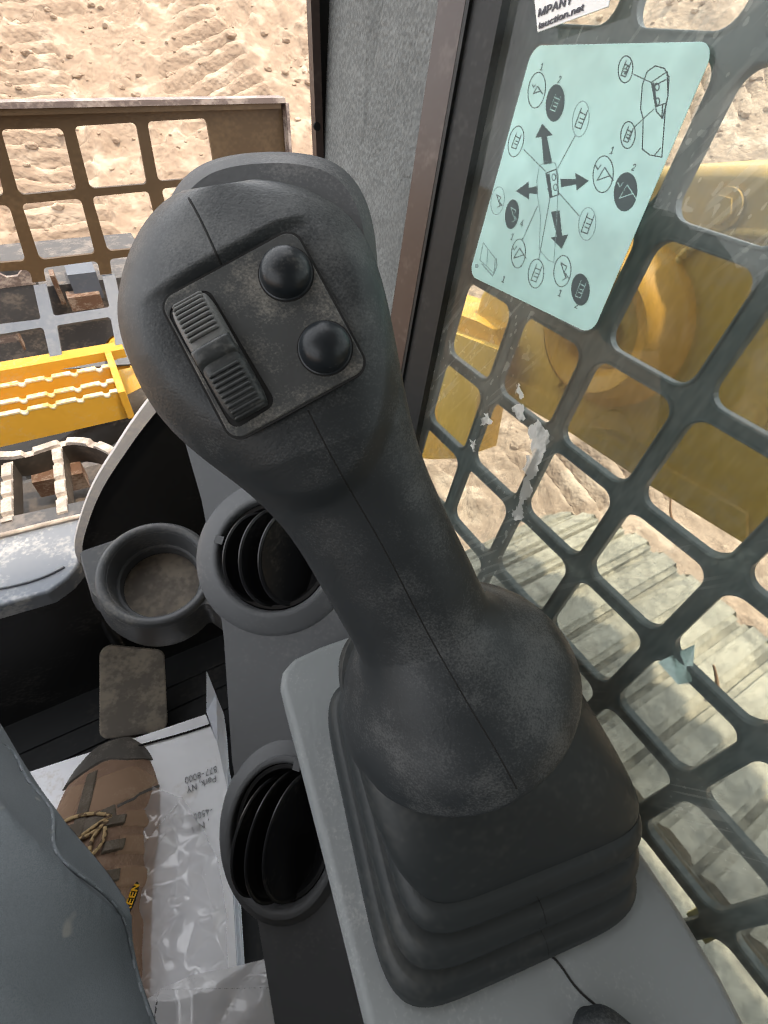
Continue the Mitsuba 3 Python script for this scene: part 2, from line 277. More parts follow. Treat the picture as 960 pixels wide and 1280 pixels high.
nv = np.stack([gx, gy, gz], -1).reshape(-1, 3); ii, jj = np.meshgrid(np.arange(len(xs) - 1), np.arange(len(ys) - 1), indexing='ij'); a = (ii * len(ys) + jj).ravel()
gf = np.vstack([np.stack([a, a + len(ys), a + len(ys) + 1], 1), np.stack([a, a + len(ys) + 1, a + 1], 1)])
struct('ground', trimesh.Trimesh(nv, gf, process=False), 'sand', 'loose tan sand with crawler track imprints rising around the machine', smooth=True)
# loose clods and pebbles lying on the worked sand
cv = [trimesh.creation.icosphere(1, 1.0) for _ in range(6)]
for k_, c_ in enumerate(cv): c_.vertices *= (0.75 + 0.6 * meshkit.noise(c_.vertices * 1.7 + 9 * k_, k_))[:, None]
cl_v, cl_f, o_ = [], [], 0
cx_, cy__ = rng.uniform(-1.2, 5.0, 2600), rng.uniform(0.2, 6.0, 2600); ok_ = np.hypot(cx_ * 0.9, cy__) > 1.75; cx_, cy__ = cx_[ok_], cy__[ok_]
cz_ = ground_z(cx_, cy__)
for x_, y_, z_ in zip(cx_, cy__, cz_):
    c_ = cv[int(rng.integers(6))]; r_ = 0.006 + 0.022 * rng.random() ** 3; cl_v.append(c_.vertices * r_ * [1.2, 1.0, 0.75] + [x_, y_, z_ + 0.2 * r_]); cl_f.append(c_.faces + o_); o_ += len(c_.vertices)
struct('clods', trimesh.Trimesh(np.vstack(cl_v), np.vstack(cl_f), process=False), 'sand', 'loose sand clods and pebbles scattered over the pit', kind='stuff')
# the pit floor and the ground beyond, down to the horizon, below the worked sand
far = trimesh.Trimesh(*trimesh.remesh.subdivide(*trimesh.remesh.subdivide(np.array([[-300, -300, -0.12], [300, -300, -0.12], [300, 300, -0.12], [-300, 300, -0.12]], float), np.array([[0, 1, 2], [0, 2, 3]]))[:2])[:2], process=False)
struct('terrain', far, 'sand', 'open sandy ground reaching to the horizon')

# ================================================================ OUTSIDE THE SIDE WINDOW: rubber track and lift arm
trk = thing('crawler_track', 'dusty rubber crawler track with cross lugs below the side window', 'track')
XT0, XT1, ZT, RT = 0.37, 0.728, Z0 - 0.638, 0.27
def loop_path(n):
    yf, yb = 0.20, -1.15; L = yf - yb; tot = 2 * L + 2 * math.pi * RT; out = []
    for k in range(n):
        s = tot * k / n
        if s < L: out.append((yb + s, ZT, 0, 1))
        elif s < L + math.pi * RT: a = math.pi / 2 - (s - L) / RT; out.append((yf + RT * math.cos(a), ZT - RT + RT * math.sin(a), math.cos(a), math.sin(a)))
        elif s < 2 * L + math.pi * RT: out.append((yf - (s - L - math.pi * RT), ZT - 2 * RT, 0, -1))
        else: a = -math.pi / 2 - (s - 2 * L - math.pi * RT) / RT; out.append((yb + RT * math.cos(a), ZT - RT + RT * math.sin(a), math.cos(a), math.sin(a)))
    return np.array(out), tot
lp, tot = loop_path(160)
rings = []
for y, z, ny, nz in lp:
    rings.append(np.array([[XT0, y, z], [XT1, y, z], [XT1, y - 0.03 * ny, z - 0.03 * nz], [XT0, y - 0.03 * ny, z - 0.03 * nz]]))
rings.append(rings[0]); part('belt', loft(rings, caps=False), 'track_rubber', trk, smooth=40)
NL = int(round(tot / 0.056)); lg, _ = loop_path(NL)
lugm = []
for var in range(4):
    b = box([0, 0, 0.005], [XT1 - XT0 - 0.004, 0.046, 0.024]); b = tess(b, 0.03); v = b.vertices.copy(); top = v[:, 2] > 0.008
    nn = meshkit.fbm(v * 45 + var * 7.3, 3, var) - 0.5
    v[:, 2] += np.where(top, 0.006 * nn, 0); v[:, 1] += 0.003 * (meshkit.noise(v * 30 + 3.1 * var, 5) - 0.5) - np.where(top, 0.42 * v[:, 1], 0); b.vertices = v; lugm.append(b)
lugd = [ply(b, 'track_rubber', smooth=25) for b in lugm]
for k, (y, z, ny, nz) in enumerate(lg):
    key = numbered(trk + '__lug'); m = frame([(XT0 + XT1) / 2, y, z], [1, 0, 0], [0, nz, -ny])
    scene[key] = {**lugd[k % 4], 'to_world': T(m.tolist())}
arm = thing('loader_boom', 'dusty yellow lift arm with round pivot boss outside the side window', 'loader boom')
XA = 0.47
def yz(pts, x): return Polygon([(at_x(px, py, x)[1], at_x(px, py, x)[2]) for px, py in pts])
FYZ = lambda x: frame([x, 0, 0], [0, 1, 0], [0, 0, 1])      # local x = y, local y = z, extruded towards +x
def xprism(poly, x0, x1): return moved(prism(poly, x1 - x0), FYZ(x0))
bot_r = at_x(937, 678, XA); top_r = at_x(950, 206, XA)
beam = yz([(937, 678), (812, 602), (720, 541), (625, 487), (604, 440), (590, 400), (600, 362), (640, 330), (700, 265), (760, 215), (840, 207), (950, 206)], XA)
bp = list(beam.exterior.coords)[:-1]
bp = bp + [(top_r[1] - 1.4, top_r[2] + 0.05), (bot_r[1] - 1.4, bot_r[2] + 0.10)]
beam = Polygon(bp).buffer(0.012).buffer(-0.012)
part('beam', moved(rounded(beam, 0.13, 0.012, n=260), FYZ(XA) @ np.diag([1, 1, -1, 1]) @ trimesh.transformations.translation_matrix([0, 0, -0.13])), 'yellow_dusty', arm, smooth=40)
# lower flange of the beam, a strip welded along its bottom edge
fl = yz([(937, 678), (812, 602), (720, 541), (625, 487), (630, 466), (722, 512), (812, 570), (937, 640)], XA)
fp = list(fl.exterior.coords)[:-1]
part('lower_flange', xprism(Polygon(fp), XA - 0.006, XA - 0.0005), 'yellow_dusty', arm)
pl = yz([(560, 365), (642, 392), (664, 402), (672, 420), (660, 438), (636, 432), (628, 470), (612, 560), (575, 562), (545, 560), (520, 560), (535, 440)], 0.505)
part('front_knuckle', xprism(pl.buffer(0.01).buffer(-0.01), 0.44, 0.52), 'yellow_paint', arm, smooth=30)
ol = yz([(570, 418), (628, 440), (622, 480), (600, 490), (590, 560), (560, 556), (553, 520), (560, 470)], 0.435)
part('wear_pad', xprism(ol.buffer(0.012).buffer(-0.008), 0.428, 0.44), 'yellow_dusty', arm)
c = at_x(768, 408, XA); R_ = np.linalg.norm(at_x(866, 420, XA) - c)
prof = [(R_ * 0.50, 0.0), (R_ * 0.52, 0.020), (R_ * 0.58, 0.030), (R_ * 0.74, 0.036), (R_ * 0.84, 0.030), (R_ * 0.87, 0.018), (R_ * 0.95, 0.014), (R_, 0.008), (R_ * 1.02, -0.004)]
Fb = frame(c, [0, 1, 0], [0, 0, -1]) ;
ang = np.arange(72) * 2 * np.pi / 72
part('pivot_boss', moved(loft([np.c_[r * np.cos(ang), r * np.sin(ang), np.full(72, z)] for r, z in prof], caps=False), Fb), 'yellow_paint', arm, smooth=50, label='bright yellow round pivot boss')
part('pivot_cap', moved(revolve([(R_ * 0.52, -0.004), (R_ * 0.52, 0.006), (R_ * 0.46, 0.010), (R_ * 0.2, 0.011), (R_ * 0.17, 0.02), (R_ * 0.1, 0.021)], 48), Fb), 'yellow_dusty', arm, smooth=40)
for (px, py) in ((905, 262), (690, 300), (935, 520), (700, 470)):
    o = at_x(px, py, XA); hx = trimesh.creation.cylinder(0.011, 0.010, sections=6); ws = trimesh.creation.cylinder(0.016, 0.003, sections=24)
    part('bolt', moved(cat([hx, ws]), frame(o - np.array([0.003, 0, 0]), [0, 1, 0], [0, 0, -1])), 'yellow_dusty', arm, smooth=False)
wb = spline([at_x(px, py, XA - 0.001) for px, py in [(1000, 300), (930, 292), (880, 300), (845, 330)]], 60); wb = wb + 0.0012 * np.sin(np.arange(60) * 2.4)[:, None]
part('weld_bead', tube(wb, 0.004, 8), 'yellow_dusty', arm, smooth=True)
# dry weed stalks on the sand beyond the arm
def stalk(pts, lab):
    single('dry_stalk', tube(spline(pts, 10), np.linspace(0.0035, 0.0015, 10), 6), 'stalk', lab, 'weed', smooth=True)
g0 = at_x(849, 657, 0.98)
stalk([g0, at_x(841, 650, 0.97), at_x(838, 632, 0.965), at_x(837, 612, 0.96)], 'thin dry weed stalk on bright sand between track and lift arm')
stalk([at_z(898, 868, ZT + 0.02), at_z(896, 850, ZT + 0.04), at_z(892, 832, ZT + 0.07)], 'short dry weed stalk standing on the dusty track')

# ================================================================ IN FRONT OF THE CAB: guard, steps, machinery
YG = 1.6
def xz(pts, y): return Polygon([(at_y(px, py, y)[0], at_y(px, py, y)[2]) for px, py in pts])
FXZ = lambda y: frame([0, y, 0], [1, 0, 0], [0, 0, 1])       # local z = -y: extruded towards the cab
def yprism(poly, y0, y1): return moved(prism(poly, y1 - y0), FXZ(y1))
grd = thing('attachment_guard', 'dark steel guard plate with rounded square openings in front of the cab', 'guard')
cells = [[(1, 162), (78, 160), (96, 237), (24, 244)], [(93, 158), (170, 153), (184, 230), (113, 236)], [(184, 152), (258, 148), (270, 220), (198, 227)], [(-95, 166), (-14, 163), (5, 244), (-70, 250)],
         [(27, 255), (101, 248), (119, 317), (50, 325)], [(115, 246), (186, 239), (202, 308), (135, 314)], [(202, 236), (274, 228), (290, 300), (218, 306)], [(-70, 262), (11, 256), (32, 326), (-55, 333)],
         [(54, 335), (122, 326), (140, 420), (74, 430)], [(137, 324), (205, 315), (220, 400), (152, 418)], [(-52, 343), (37, 337), (58, 430), (-40, 440)]]
outl = xz([(-160, 137), (352, 127), (366, 320), (140, 342), (-160, 376)], YG)
hol = unary_union([xz(cc, YG).buffer(-0.011).buffer(0.011, quad_segs=5) for cc in cells])
part('guard_plate', yprism(outl.difference(hol), YG, YG + 0.012), 'guard_brown', grd)
tl, tr = at_y(-160, 137, YG), at_y(352, 127, YG); br = at_y(361, 230, YG)
part('top_edge', loft([np.array([p + [0, -0.030, 0], p + [0, 0.02, 0], p + [0, 0.02, 0.011], p + [0, -0.030, 0.011]]) for p in (tl, tr)]), 'guard_edge', grd, smooth=False)
part('top_rail', loft([np.array([p + [0, -0.024, -0.012], p + [0, -0.001, -0.012], p + [0, -0.001, -0.001], p + [0, -0.024, -0.001]]) for p in (tl, tr - [0.012, 0, 0])]), 'guard_brown', grd, smooth=False)
part('side_edge', loft([np.array([p + [0.001, -0.030, 0], p + [0.009, -0.030, 0], p + [0.009, 0.02, 0], p + [0.001, 0.02, 0]]) for p in (tr, at_y(366, 320, YG))]), 'guard_edge', grd, smooth=False)
# lower half, bent to face up; sky reflection painted into its paler colour
b0 = at_y(50, 355, YG); nl = np.array([0, -0.62, 0.78]); e2 = np.array([0, 0.78, 0.62])
def lowp(px, py): q = at_p(px, py, b0, nl) - b0; return (q[0], q @ e2)
lo_cells = [[(54, 340), (124, 330), (137, 384), (67, 395)], [(140, 325), (205, 318), (214, 376), (152, 383)], [(-52, 360), (38, 340), (51, 399), (-40, 410)], [(71, 407), (138, 396), (148, 450), (80, 458)], [(-35, 424), (54, 409), (66, 462), (-20, 475)], [(154, 394), (214, 388), (220, 440), (162, 448)]]
lol = Polygon([lowp(*q) for q in [(-160, 378), (50, 355.5), (140, 342.5), (366, 322), (366, 440), (-160, 480)]])
holl = unary_union([Polygon([lowp(*q) for q in cc]).buffer(-0.008).buffer(0.008, quad_segs=4) for cc in lo_cells])
part('lower_guard_plate', moved(prism(lol.difference(holl), 0.010, -0.010), frame(b0, [1, 0, 0], e2)), 'guard_lower', grd, label='bent lower half of the guard with sky reflection painted in pale grey')
# attachment behind the lower guard
att = thing('attachment', 'scuffed grey attachment housing behind the lower half of the guard', 'attachment')
P = lambda x, y, y_: at_y(x, y, y_)
def blk(name, px0, py0, px1, py1, y0, depth, mat, **kw):
    a_, b_ = P(px0, py0, y0), P(px1, py1, y0)
    return part(name, box([(a_[0] + b_[0]) / 2, y0 + depth / 2, (a_[2] + b_[2]) / 2], [abs(b_[0] - a_[0]), depth, abs(a_[2] - b_[2])]), mat, att, smooth=False, **kw)
blk('housing', -150, 384, 230, 470, 1.98, 0.5, 'machine_grey')
blk('deck', -150, 356, 62, 386, 1.985, 0.02, 'machine_grey')
blk('light_box', 84, 344, 131, 372, 1.93, 0.16, 'guard_lower', label='pale grey box on the attachment')
blk('rusty_lip', 84, 373, 131, 384, 1.90, 0.06, 'rusty_metal', label='rusty lip under the pale box')
blk('rusty_block', 62, 345, 83, 380, 1.95, 0.06, 'rusty_metal')
blk('latch_bar', -40, 420, 26, 426, 1.80, 0.03, 'guard_edge')
blk('latch_end', 22, 418, 30, 438, 1.80, 0.05, 'rusty_metal')
sx = [at_y(px, 350, 1.9)[0] for px in (-60, 42)]; zt = at_y(0, 345, 1.9)[2]
wav = [(x, zt + 0.012 * max(-0.5, math.sin((x - sx[0]) * 2 * math.pi / 0.085))) for x in np.linspace(sx[0], sx[1], 50)]
part('toothed_edge', yprism(Polygon(wav + [(sx[1], zt - 0.035), (sx[0], zt - 0.035)]), 1.9, 1.915), 'guard_edge', att, smooth=False)
part('toothed_plate', yprism(Polygon([(sx[0], zt - 0.035), (sx[1], zt - 0.035), (sx[1], zt - 0.16), (sx[0], zt - 0.16)]), 1.902, 1.915), 'machine_grey', att, smooth=False)

ZS = Z0 - 0.66
stp = thing('yellow_step', 'yellow steel step tray with notched treads in front of the cab', 'step')
xr = -0.030; xl = -0.62; stp_caps = []
def notched(y, zt, zb, th, xl=xl, xr=xr, pitch=0.058, ph=0.0, r=0.0085):
    top = []
    pol = sbox(xl, zb, xr, zt)
    for k in range(int((xr - xl) / pitch) + 1):
        xc = xr - 0.024 - ph - k * pitch
        if xc > xl + r: pol = pol.difference(Point(xc, zt + 0.001).buffer(r, quad_segs=5))
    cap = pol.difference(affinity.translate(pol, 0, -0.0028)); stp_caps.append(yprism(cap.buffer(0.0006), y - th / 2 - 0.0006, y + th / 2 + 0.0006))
    return yprism(pol, y - th / 2, y + th / 2)
y_r, y_1, y_2, y_n = at_z(70, 448, ZS)[1], at_z(65, 470, ZS)[1], at_z(66, 490, ZS)[1], at_z(72, 504, ZS)[1]
part('rear_bar', box([(xl + xr + 0.05) / 2, y_r + 0.01, ZS - 0.028], [xr + 0.05 - xl, 0.05, 0.056]), 'yellow_paint', stp, smooth=False)
part('tread', notched(y_1, ZS, ZS - 0.05, 0.016), 'yellow_paint', stp, smooth=False)
part('tread', notched(y_2, ZS, ZS - 0.05, 0.016), 'yellow_paint', stp, smooth=False)
part('front_plate', notched(y_n, ZS + 0.002, ZS - 0.075, 0.014), 'yellow_paint', stp, smooth=False)
part('end_plate', box([xr + 0.009, (y_n + y_r) / 2 - 0.012, ZS - 0.034], [0.016, y_r - y_n + 0.01, 0.076]), 'yellow_paint', stp, smooth=False)
part('tray_floor', box([(xl + xr) / 2, (y_n + y_r) / 2, ZS - 0.056], [xr - xl, y_r - y_n - 0.03, 0.006]), 'yellow_paint', stp, smooth=False)
for cp_ in stp_caps: part('worn_sunlit_edge', cp_, 'sunlit_yellow_edge', stp, smooth=False)  # pale caps: sunlight on the top edges put in as colour
# machinery below and beside the step
ch = thing('chassis_front', 'dark grimy machine chassis below the steps', 'chassis')
part('plate', box([-0.35, 1.05, Z0 - 0.93], [1.2, 1.05, 0.05]), 'dark_steel', ch, smooth=False)
part('bulkhead', box([-0.35, 0.60, Z0 - 0.80], [1.2, 0.02, 0.24]), 'dark_steel', ch, smooth=False)
for (x0, x1, y0, y1, z, h, mt) in [(-0.30, -0.22, 1.02, 1.09, -0.80, 0.06, 'machine_grey'), (-0.16, -0.10, 1.00, 1.08, -0.79, 0.07, 'machine_grey'), (-0.40, -0.34, 0.98, 1.05, -0.8, 0.06, 'rusty_metal'), (-0.08, 0.02, 0.85, 0.95, -0.80, 0.08, 'dark_steel')]:
    part('bracket', box([(x0 + x1) / 2, (y0 + y1) / 2, Z0 + z], [x1 - x0, y1 - y0, h]), mt, ch, smooth=False)
single('hydraulic_hose', tube(spline([at_d(40, 590, 1.28), at_d(105, 556, 1.28), at_d(150, 524, 1.27), at_d(200, 497, 1.28), at_d(260, 470, 1.35)], 24), 0.042, 14), 'hose_rubber', 'thick dusty black hose below the right end of the yellow step', 'hose', smooth=True)
single('lift_cylinder', tube(spline([at_d(160, 440, 1.66), at_d(168, 455, 1.62), at_d(182, 480, 1.56), at_d(205, 520, 1.5)], 20), 0.075, 18), 'yellow_paint', 'rounded orange yellow cylinder right of the yellow step', 'hydraulic cylinder', smooth=True)
single('grease_fitting', cat([trimesh.creation.icosphere(2, 0.011), box([0.016, 0, 0], [0.02, 0.012, 0.012])]), 'red_cap', 'small red cap in the dark below the yellow step', 'cap', to_world=T().translate(at_d(19, 543, 1.22).tolist()).rotate([0, 0, 1], 30))
single('bolt_head', trimesh.creation.cylinder(0.007, 0.008, sections=6), 'label_white', 'pale bolt head in the dark below the yellow step', 'bolt', to_world=T().translate(at_d(25, 548, 1.18).tolist()).rotate([1, 0, 0], 40))

# black serrated lower step just outside the sill
ZB = Z0 - 0.62
ser = thing('serrated_step', 'black serrated step frame with worn pale edges outside the door sill', 'step')
arc = [at_z(px, py, ZB) for px, py in [(-60, 582), (0, 568), (14, 568), (40, 563), (62, 556), (80, 551), (105, 551), (125, 556), (146, 568), (165, 585)]]
arc = spline(arc, 90)
def wall_along(pts, dz, depth, th, teeth):
    t = np.gradient(pts, axis=0); t /= np.linalg.norm(t, axis=1, keepdims=True); nrm = np.c_[t[:, 1], -t[:, 0], 0 * t[:, 0]]
    s = np.r_[0, np.cumsum(np.linalg.norm(np.diff(pts, axis=0), axis=1))]
    d = np.where((s / teeth) % 1 < 0.26, -0.008, 0.0) if teeth else 0 * s
    return loft([np.array([p - n * th / 2 + [0, 0, dd + dz], p + n * th / 2 + [0, 0, dd + dz], p + n * th / 2 + [0, 0, -depth], p - n * th / 2 + [0, 0, -depth]]) for p, n, dd in zip(pts, nrm, d)])
part('front_band', wall_along(arc, 0, 0.05, 0.016, 0.062), 'dark_steel', ser, smooth=False); part('worn_band_edge', wall_along(arc, 0.0012, 0.006, 0.0172, 0.062), 'worn_sunlit_edge', ser, smooth=False)
for pxa, pxb in (((8, 575), (8, 652)), ((70, 556), (78, 642)), ((-62, 590), (-66, 668))):
    pa, pb = at_z(*pxa, ZB), at_z(*pxb, ZB); pts = np.linspace(pa, pb, 60)
    part('tread', wall_along(pts, 0, 0.045, 0.015, 0.052), 'dark_steel', ser, smooth=False); part('worn_tread_edge', wall_along(pts, 0.0012, 0.006, 0.0162, 0.052), 'worn_sunlit_edge', ser, smooth=False)
part('well_floor', box([-0.24, 0.88, ZB - 0.12], [0.56, 0.30, 0.01]), 'dark_steel', ser, smooth=False)
for (px0, py0, px1, py1) in [(42, 600, 104, 612)]:
    q = [at_z(px0, py0, ZB - 0.06), at_z(px1, py0 - 12, ZB - 0.06)]
    part('toggle_block', loft([np.array([p + [0, -0.022, -0.03], p + [0, 0.022, -0.03], p + [0, 0.022, 0.01], p + [0, -0.022, 0.01]]) for p in q]), 'rusty_metal', ser, smooth=False, label='dusty brown block down in the step well')
e0, e1 = at_z(-80, 672, ZB - 0.002), at_z(106, 631, ZB - 0.002)
part('near_ledge', loft([np.array([p + [0, -0.05, -0.02], p + [0, 0.012, -0.02], p + [0, 0.012, 0], p + [0, -0.05, 0]]) for p in (e0, e1)]), 'machine_grey', ser, smooth=False)

# ================================================================ THE CAB
floor_z = Z0 - 0.70
struct('floor', box([-0.40, -0.17, floor_z - 0.015], [1.14, 1.24, 0.03]), 'floor_rubber', 'black rubber cab floor')
ribs = cat([box([-0.45, y, floor_z + 0.002], [0.9, 0.010, 0.004]) for y in np.arange(0.30, 0.44, 0.035)])
struct('floor_ribs', ribs, 'floor_rubber', 'shallow ribs moulded across the cab floor', kind='stuff')
cab = thing('cab_shell', 'grey cab shell with front wall, roof and unseen rear wall, both sized to shade the controls', 'cab')
part('unseen_roof', box([-0.22, -0.285, Z0 + 0.72], [1.44, 1.13, 0.06]), 'cab_roof_lining', cab, smooth=False)  # out of view; edges stretched to keep the sun off the controls
part('unseen_rear_wall', box([-0.30, -0.62, Z0 - 0.0], [1.1, 0.04, 1.38]), 'cab_grey', cab, smooth=False)  # out of view; closed up to darken faces turned to the operator
part('left_post', box([-0.84, 0.45, Z0], [0.06, 0.06, 1.3]), 'cab_grey', cab, smooth=False)
part('left_wall', box([-0.86, -0.2, Z0 - 0.5], [0.03, 1.3, 0.42]), 'cab_grey', cab, smooth=False)
YF = 0.45
curve = spline([(-0.1065, Z0 - 0.452)] + [tuple(at_y(px, py, YF)[[0, 2]]) for px, py in [(103, 690), (108, 655), (121, 620), (136, 592), (152, 568), (173, 538), (196, 509), (224, 476), (262, 435), (310, 385), (358, 330), (390, 262), (396, 200)]], 90)
pan = Polygon(list(map(tuple, curve)) + [(0.236, curve[-1][1]), (0.236, floor_z), (-0.80, floor_z), (-0.80, Z0 - 0.452)])
part('front_wall', yprism(pan, YF, YF + 0.006), 'panel_black', cab, label='black inner front wall with curved opening edge')
rimp = np.c_[curve[:, 0], np.full(len(curve), YF - 0.001), curve[:, 1]]; tn = np.gradient(curve, axis=0); tn /= np.linalg.norm(tn, axis=1, keepdims=True)
out = np.c_[-tn[:, 1], 0 * tn[:, 0], tn[:, 0]]
wd = np.interp(np.arange(90), [0, 6, 30, 50, 89], [0.006, 0.007, 0.009, 0.013, 0.013])
part('opening_rim', loft([np.array([p + [0, -0.004, 0], p + o * w + [0, -0.001, 0], p + o * w + [0, 0.004, 0], p + [0, 0.006, 0]]) for p, o, w in zip(rimp, out, wd)]), 'rim_grey', cab, smooth=40, label='dusty grey edge strip along the curved opening')
# door sill
zs = Z0 - 0.44
sl = [at_z(px, py, zs)[:2] for px, py in [(-120, 695), (0, 667), (60, 652), (105, 641), (107, 660), (104, 682), (98, 706), (84, 723), (60, 740), (0, 757), (-120, 790)]]
sp = Polygon([tuple(p) for p in sl]).buffer(0.006).buffer(-0.006)
sill = thing('door_sill', 'scuffed pale blue grey door sill plate left of the cup holder', 'sill')
part('plate', moved(rounded(sp, 0.02, 0.004, n=140), trimesh.transformations.translation_matrix([0, 0, zs - 0.02])), 'sill_paint', sill, smooth=40)
l1 = [at_z(px, py, zs + 0.002) for px, py in [(-120, 700), (0, 670), (60, 655), (103, 645)]]
part('rear_lip', tube(spline(l1, 20), 0.0035, 8), 'worn_sunlit_edge', sill, smooth=True)
l2 = [at_z(px, py, zs + 0.0015) for px, py in [(-120, 765), (0, 735), (45, 724), (80, 708)]]
part('bead', tube(spline(l2, 24), 0.0016, 8), 'sill_paint', sill, smooth=True)

# --- right front pillar: steel post, seal, felt lining, painted frame strip (in the plane of the side window)
NW = np.array([0.9903, 0.0, -0.1386]); DW = 0.2206
PG = CAM + NW * (DW - 0.020)                  # glass plane; the screen stands 20 mm further out
PS = CAM + NW * DW
def onglass(px, py, off=0.0): return at_p(px, py, PG + NW * off, NW)
pil = thing('cab_pillar', 'front right cab pillar lined with speckled grey felt', 'pillar')
def wstrip(l0, l1, r0, r1, up=0.5, dn=0.6, off=0.0, th=0.01, nseg=1):
    a0, a1, b0_, b1 = (onglass(*q, off) for q in (l0, l1, r0, r1))
    A = (a1 - a0) / np.linalg.norm(a1 - a0); B = (b1 - b0_) / np.linalg.norm(b1 - b0_)
    c4 = [a0 - A * up, b0_ - B * up, b1 + B * dn, a1 + A * dn]
    c4 = np.array(c4); n = np.cross(c4[1] - c4[0], c4[3] - c4[0]); n /= np.linalg.norm(n)
    if n @ NW > 0: n = -n
    return loft([c4, c4 - n * th])
fa = [at_y(412, 0, YF), at_y(404.5, 190, YF)]
fl0, fl1 = onglass(549, 0), onglass(503, 300)
up, dnn = 0.5, 0.55
A = (fa[1] - fa[0]) / np.linalg.norm(fa[1] - fa[0]); B = (fl1 - fl0) / np.linalg.norm(fl1 - fl0)
part('felt_lining', quad_slab([fa[0] - A * up, fa[1] + A * dnn, fl1 + B * dnn, fl0 - B * up], 0.012), 'felt', pil, smooth=False, label='speckled grey felt lining')
pz = lambda x0, x1, y0, y1, z0, z1: box([(x0 + x1) / 2, (y0 + y1) / 2, (z0 + z1) / 2], [abs(x1 - x0), abs(y1 - y0), abs(z1 - z0)])
x_0, x_1, x_2 = at_y(388, 60, YF)[0], at_y(398, 60, YF)[0], at_y(411, 60, YF)[0]
part('steel_post', pz(x_0, x_1, YF - 0.004, YF + 0.004, Z0 - 0.30, Z0 + 0.59), 'bronze_paint', pil, smooth=False, label='worn brown steel edge of the pillar')
part('door_seal', pz(x_1 + 0.0005, x_2 + 0.004, YF + 0.004, YF + 0.02, Z0 - 0.3, Z0 + 0.59), 'black_rubber', pil, smooth=False)
hp = at_y(396, 158, YF - 0.004)
part('bolt_hole', moved(trimesh.creation.cylinder(0.0028, 0.002, sections=16), trimesh.transformations.translation_matrix(hp) @ trimesh.transformations.rotation_matrix(math.pi / 2, [1, 0, 0])), 'gap_black', pil)
part('frame_strip', wstrip((548, 0), (503, 300), (582, 0), (528, 310), off=-0.002), 'bronze_paint', pil, smooth=False, label='worn brown painted strip beside the side window')
part('strip_bead', wstrip((582.6, 0), (528.6, 310), (587, 0), (532, 310), off=-0.003), 'black_rubber', pil, smooth=False)

# --- side window: rubber surround, dusty pane; steel screen outside it; decals on it
win = thing('side_window', 'dusty tinted side window pane in a black rubber surround', 'window')
part('surround', wstrip((588, 0), (533, 310), (628, 0), (566, 310), off=-0.001), 'black_rubber', win, smooth=False)
gy0, gy1, gw0, gw1 = onglass(628, 0)[1] + 0.02, -0.55, -0.75, 0.62
def plane_pt(p0, y, w): return p0 + np.array([0, y, 0]) + w * np.array([0.1386, 0, 0.9903])
q = [plane_pt(PG + NW * 0.004, y, w) for y, w in ((gy0, gw0), (gy1, gw0), (gy1, gw1), (gy0, gw1))]
part('pane', trimesh.Trimesh(np.array(q), [[0, 1, 2], [0, 2, 3]], process=False), 'glass', win, smooth=False)
scr = thing('window_screen', 'dark steel security screen with rounded openings outside the side window', 'screen')
S = 0.055; T0 = np.array([4.055, 3.5269, 0.0388]) * S; SR = S * 0.9884
WD = np.array([-0.1386, 0, -0.9903])
Fs = frame(CAM + T0, [0, -1, 0], -WD)              # local x = backwards along a row, local y = up the screen, z = inwards or outwards
sgn = 1 if Fs[:3, 2] @ NW > 0 else -1
hole = []
for i in range(-1, 9):
    for j in range(-6, 10):
        hole.append(affinity.translate(rrect(S - 0.0088, SR - 0.0070, 0.0082, 6), (i + 0.5) * S, -(j + 0.5) * SR))
sc = sbox(-S * 1.6, -SR * 10.5, S * 8.6, SR * 6.6).difference(unary_union(hole))
part('perforated_plate', moved(prism(sc, 0.0045, 0 if sgn > 0 else -0.0045), Fs), 'screen_paint', scr, smooth=False)
# raised rounded border around each opening catches the light
rim_d = None
rr = np.array(rrect(S - 0.0088, SR - 0.0070, 0.0082, 6).exterior.coords)[:-1]
rl = [np.c_[rr * (1 + k), np.full(len(rr), z)] for k, z in ((0.0, -0.0003), (0.02, -0.0012), (0.05, -0.0012), (0.07, 0.0002))]
rm = loft([r * np.array([1, 1, 1.0 if sgn > 0 else -1.0]) for r in rl], caps=False); rim_d = ply(rm, 'screen_paint', smooth=True)
for i in range(-1, 6):
    for j in range(-2, 8):
        key = numbered(scr + '__opening_rim'); scene[key] = {**rim_d, 'to_world': T((Fs @ trimesh.transformations.translation_matrix([(i + 0.5) * S, -(j + 0.5) * SR, 0])).tolist())}
# --- control pattern decal
FD = frame(PG + NW * 0.0022, [0, -1, 0], [0.1386, 0, 0.9903]); FDi = np.linalg.inv(FD); zin = 1 if FD[:3, 2] @ NW < 0 else -1
def dl(px, py): p = onglass(px, py, 0.0022); return (FDi @ np.r_[p, 1])[:2]
dec = thing('control_decal', 'pale green control pattern decal with arrows and pictograms on the side window', 'decal')
dpoly = Polygon([dl(*q) for q in [(667, 57), (897, 52), (740, 418), (587, 344)]]).buffer(-0.006).buffer(0.006, quad_segs=8)
part('film', moved(prism(dpoly, 0.0004, 0.0), FD), 'decal_film', dec, smooth=False)
inkz = 0.0005 if zin > 0 else -0.0003
def ink(shape, name, mat='ink'):
    return part(name, moved(prism(shape, 0.00015, inkz if zin > 0 else inkz), FD), mat, dec, smooth=False)
W1 = 0.00032
def L(pts, w=W1): return LineString([dl(*q) for q in pts]).buffer(w / 2, quad_segs=2)
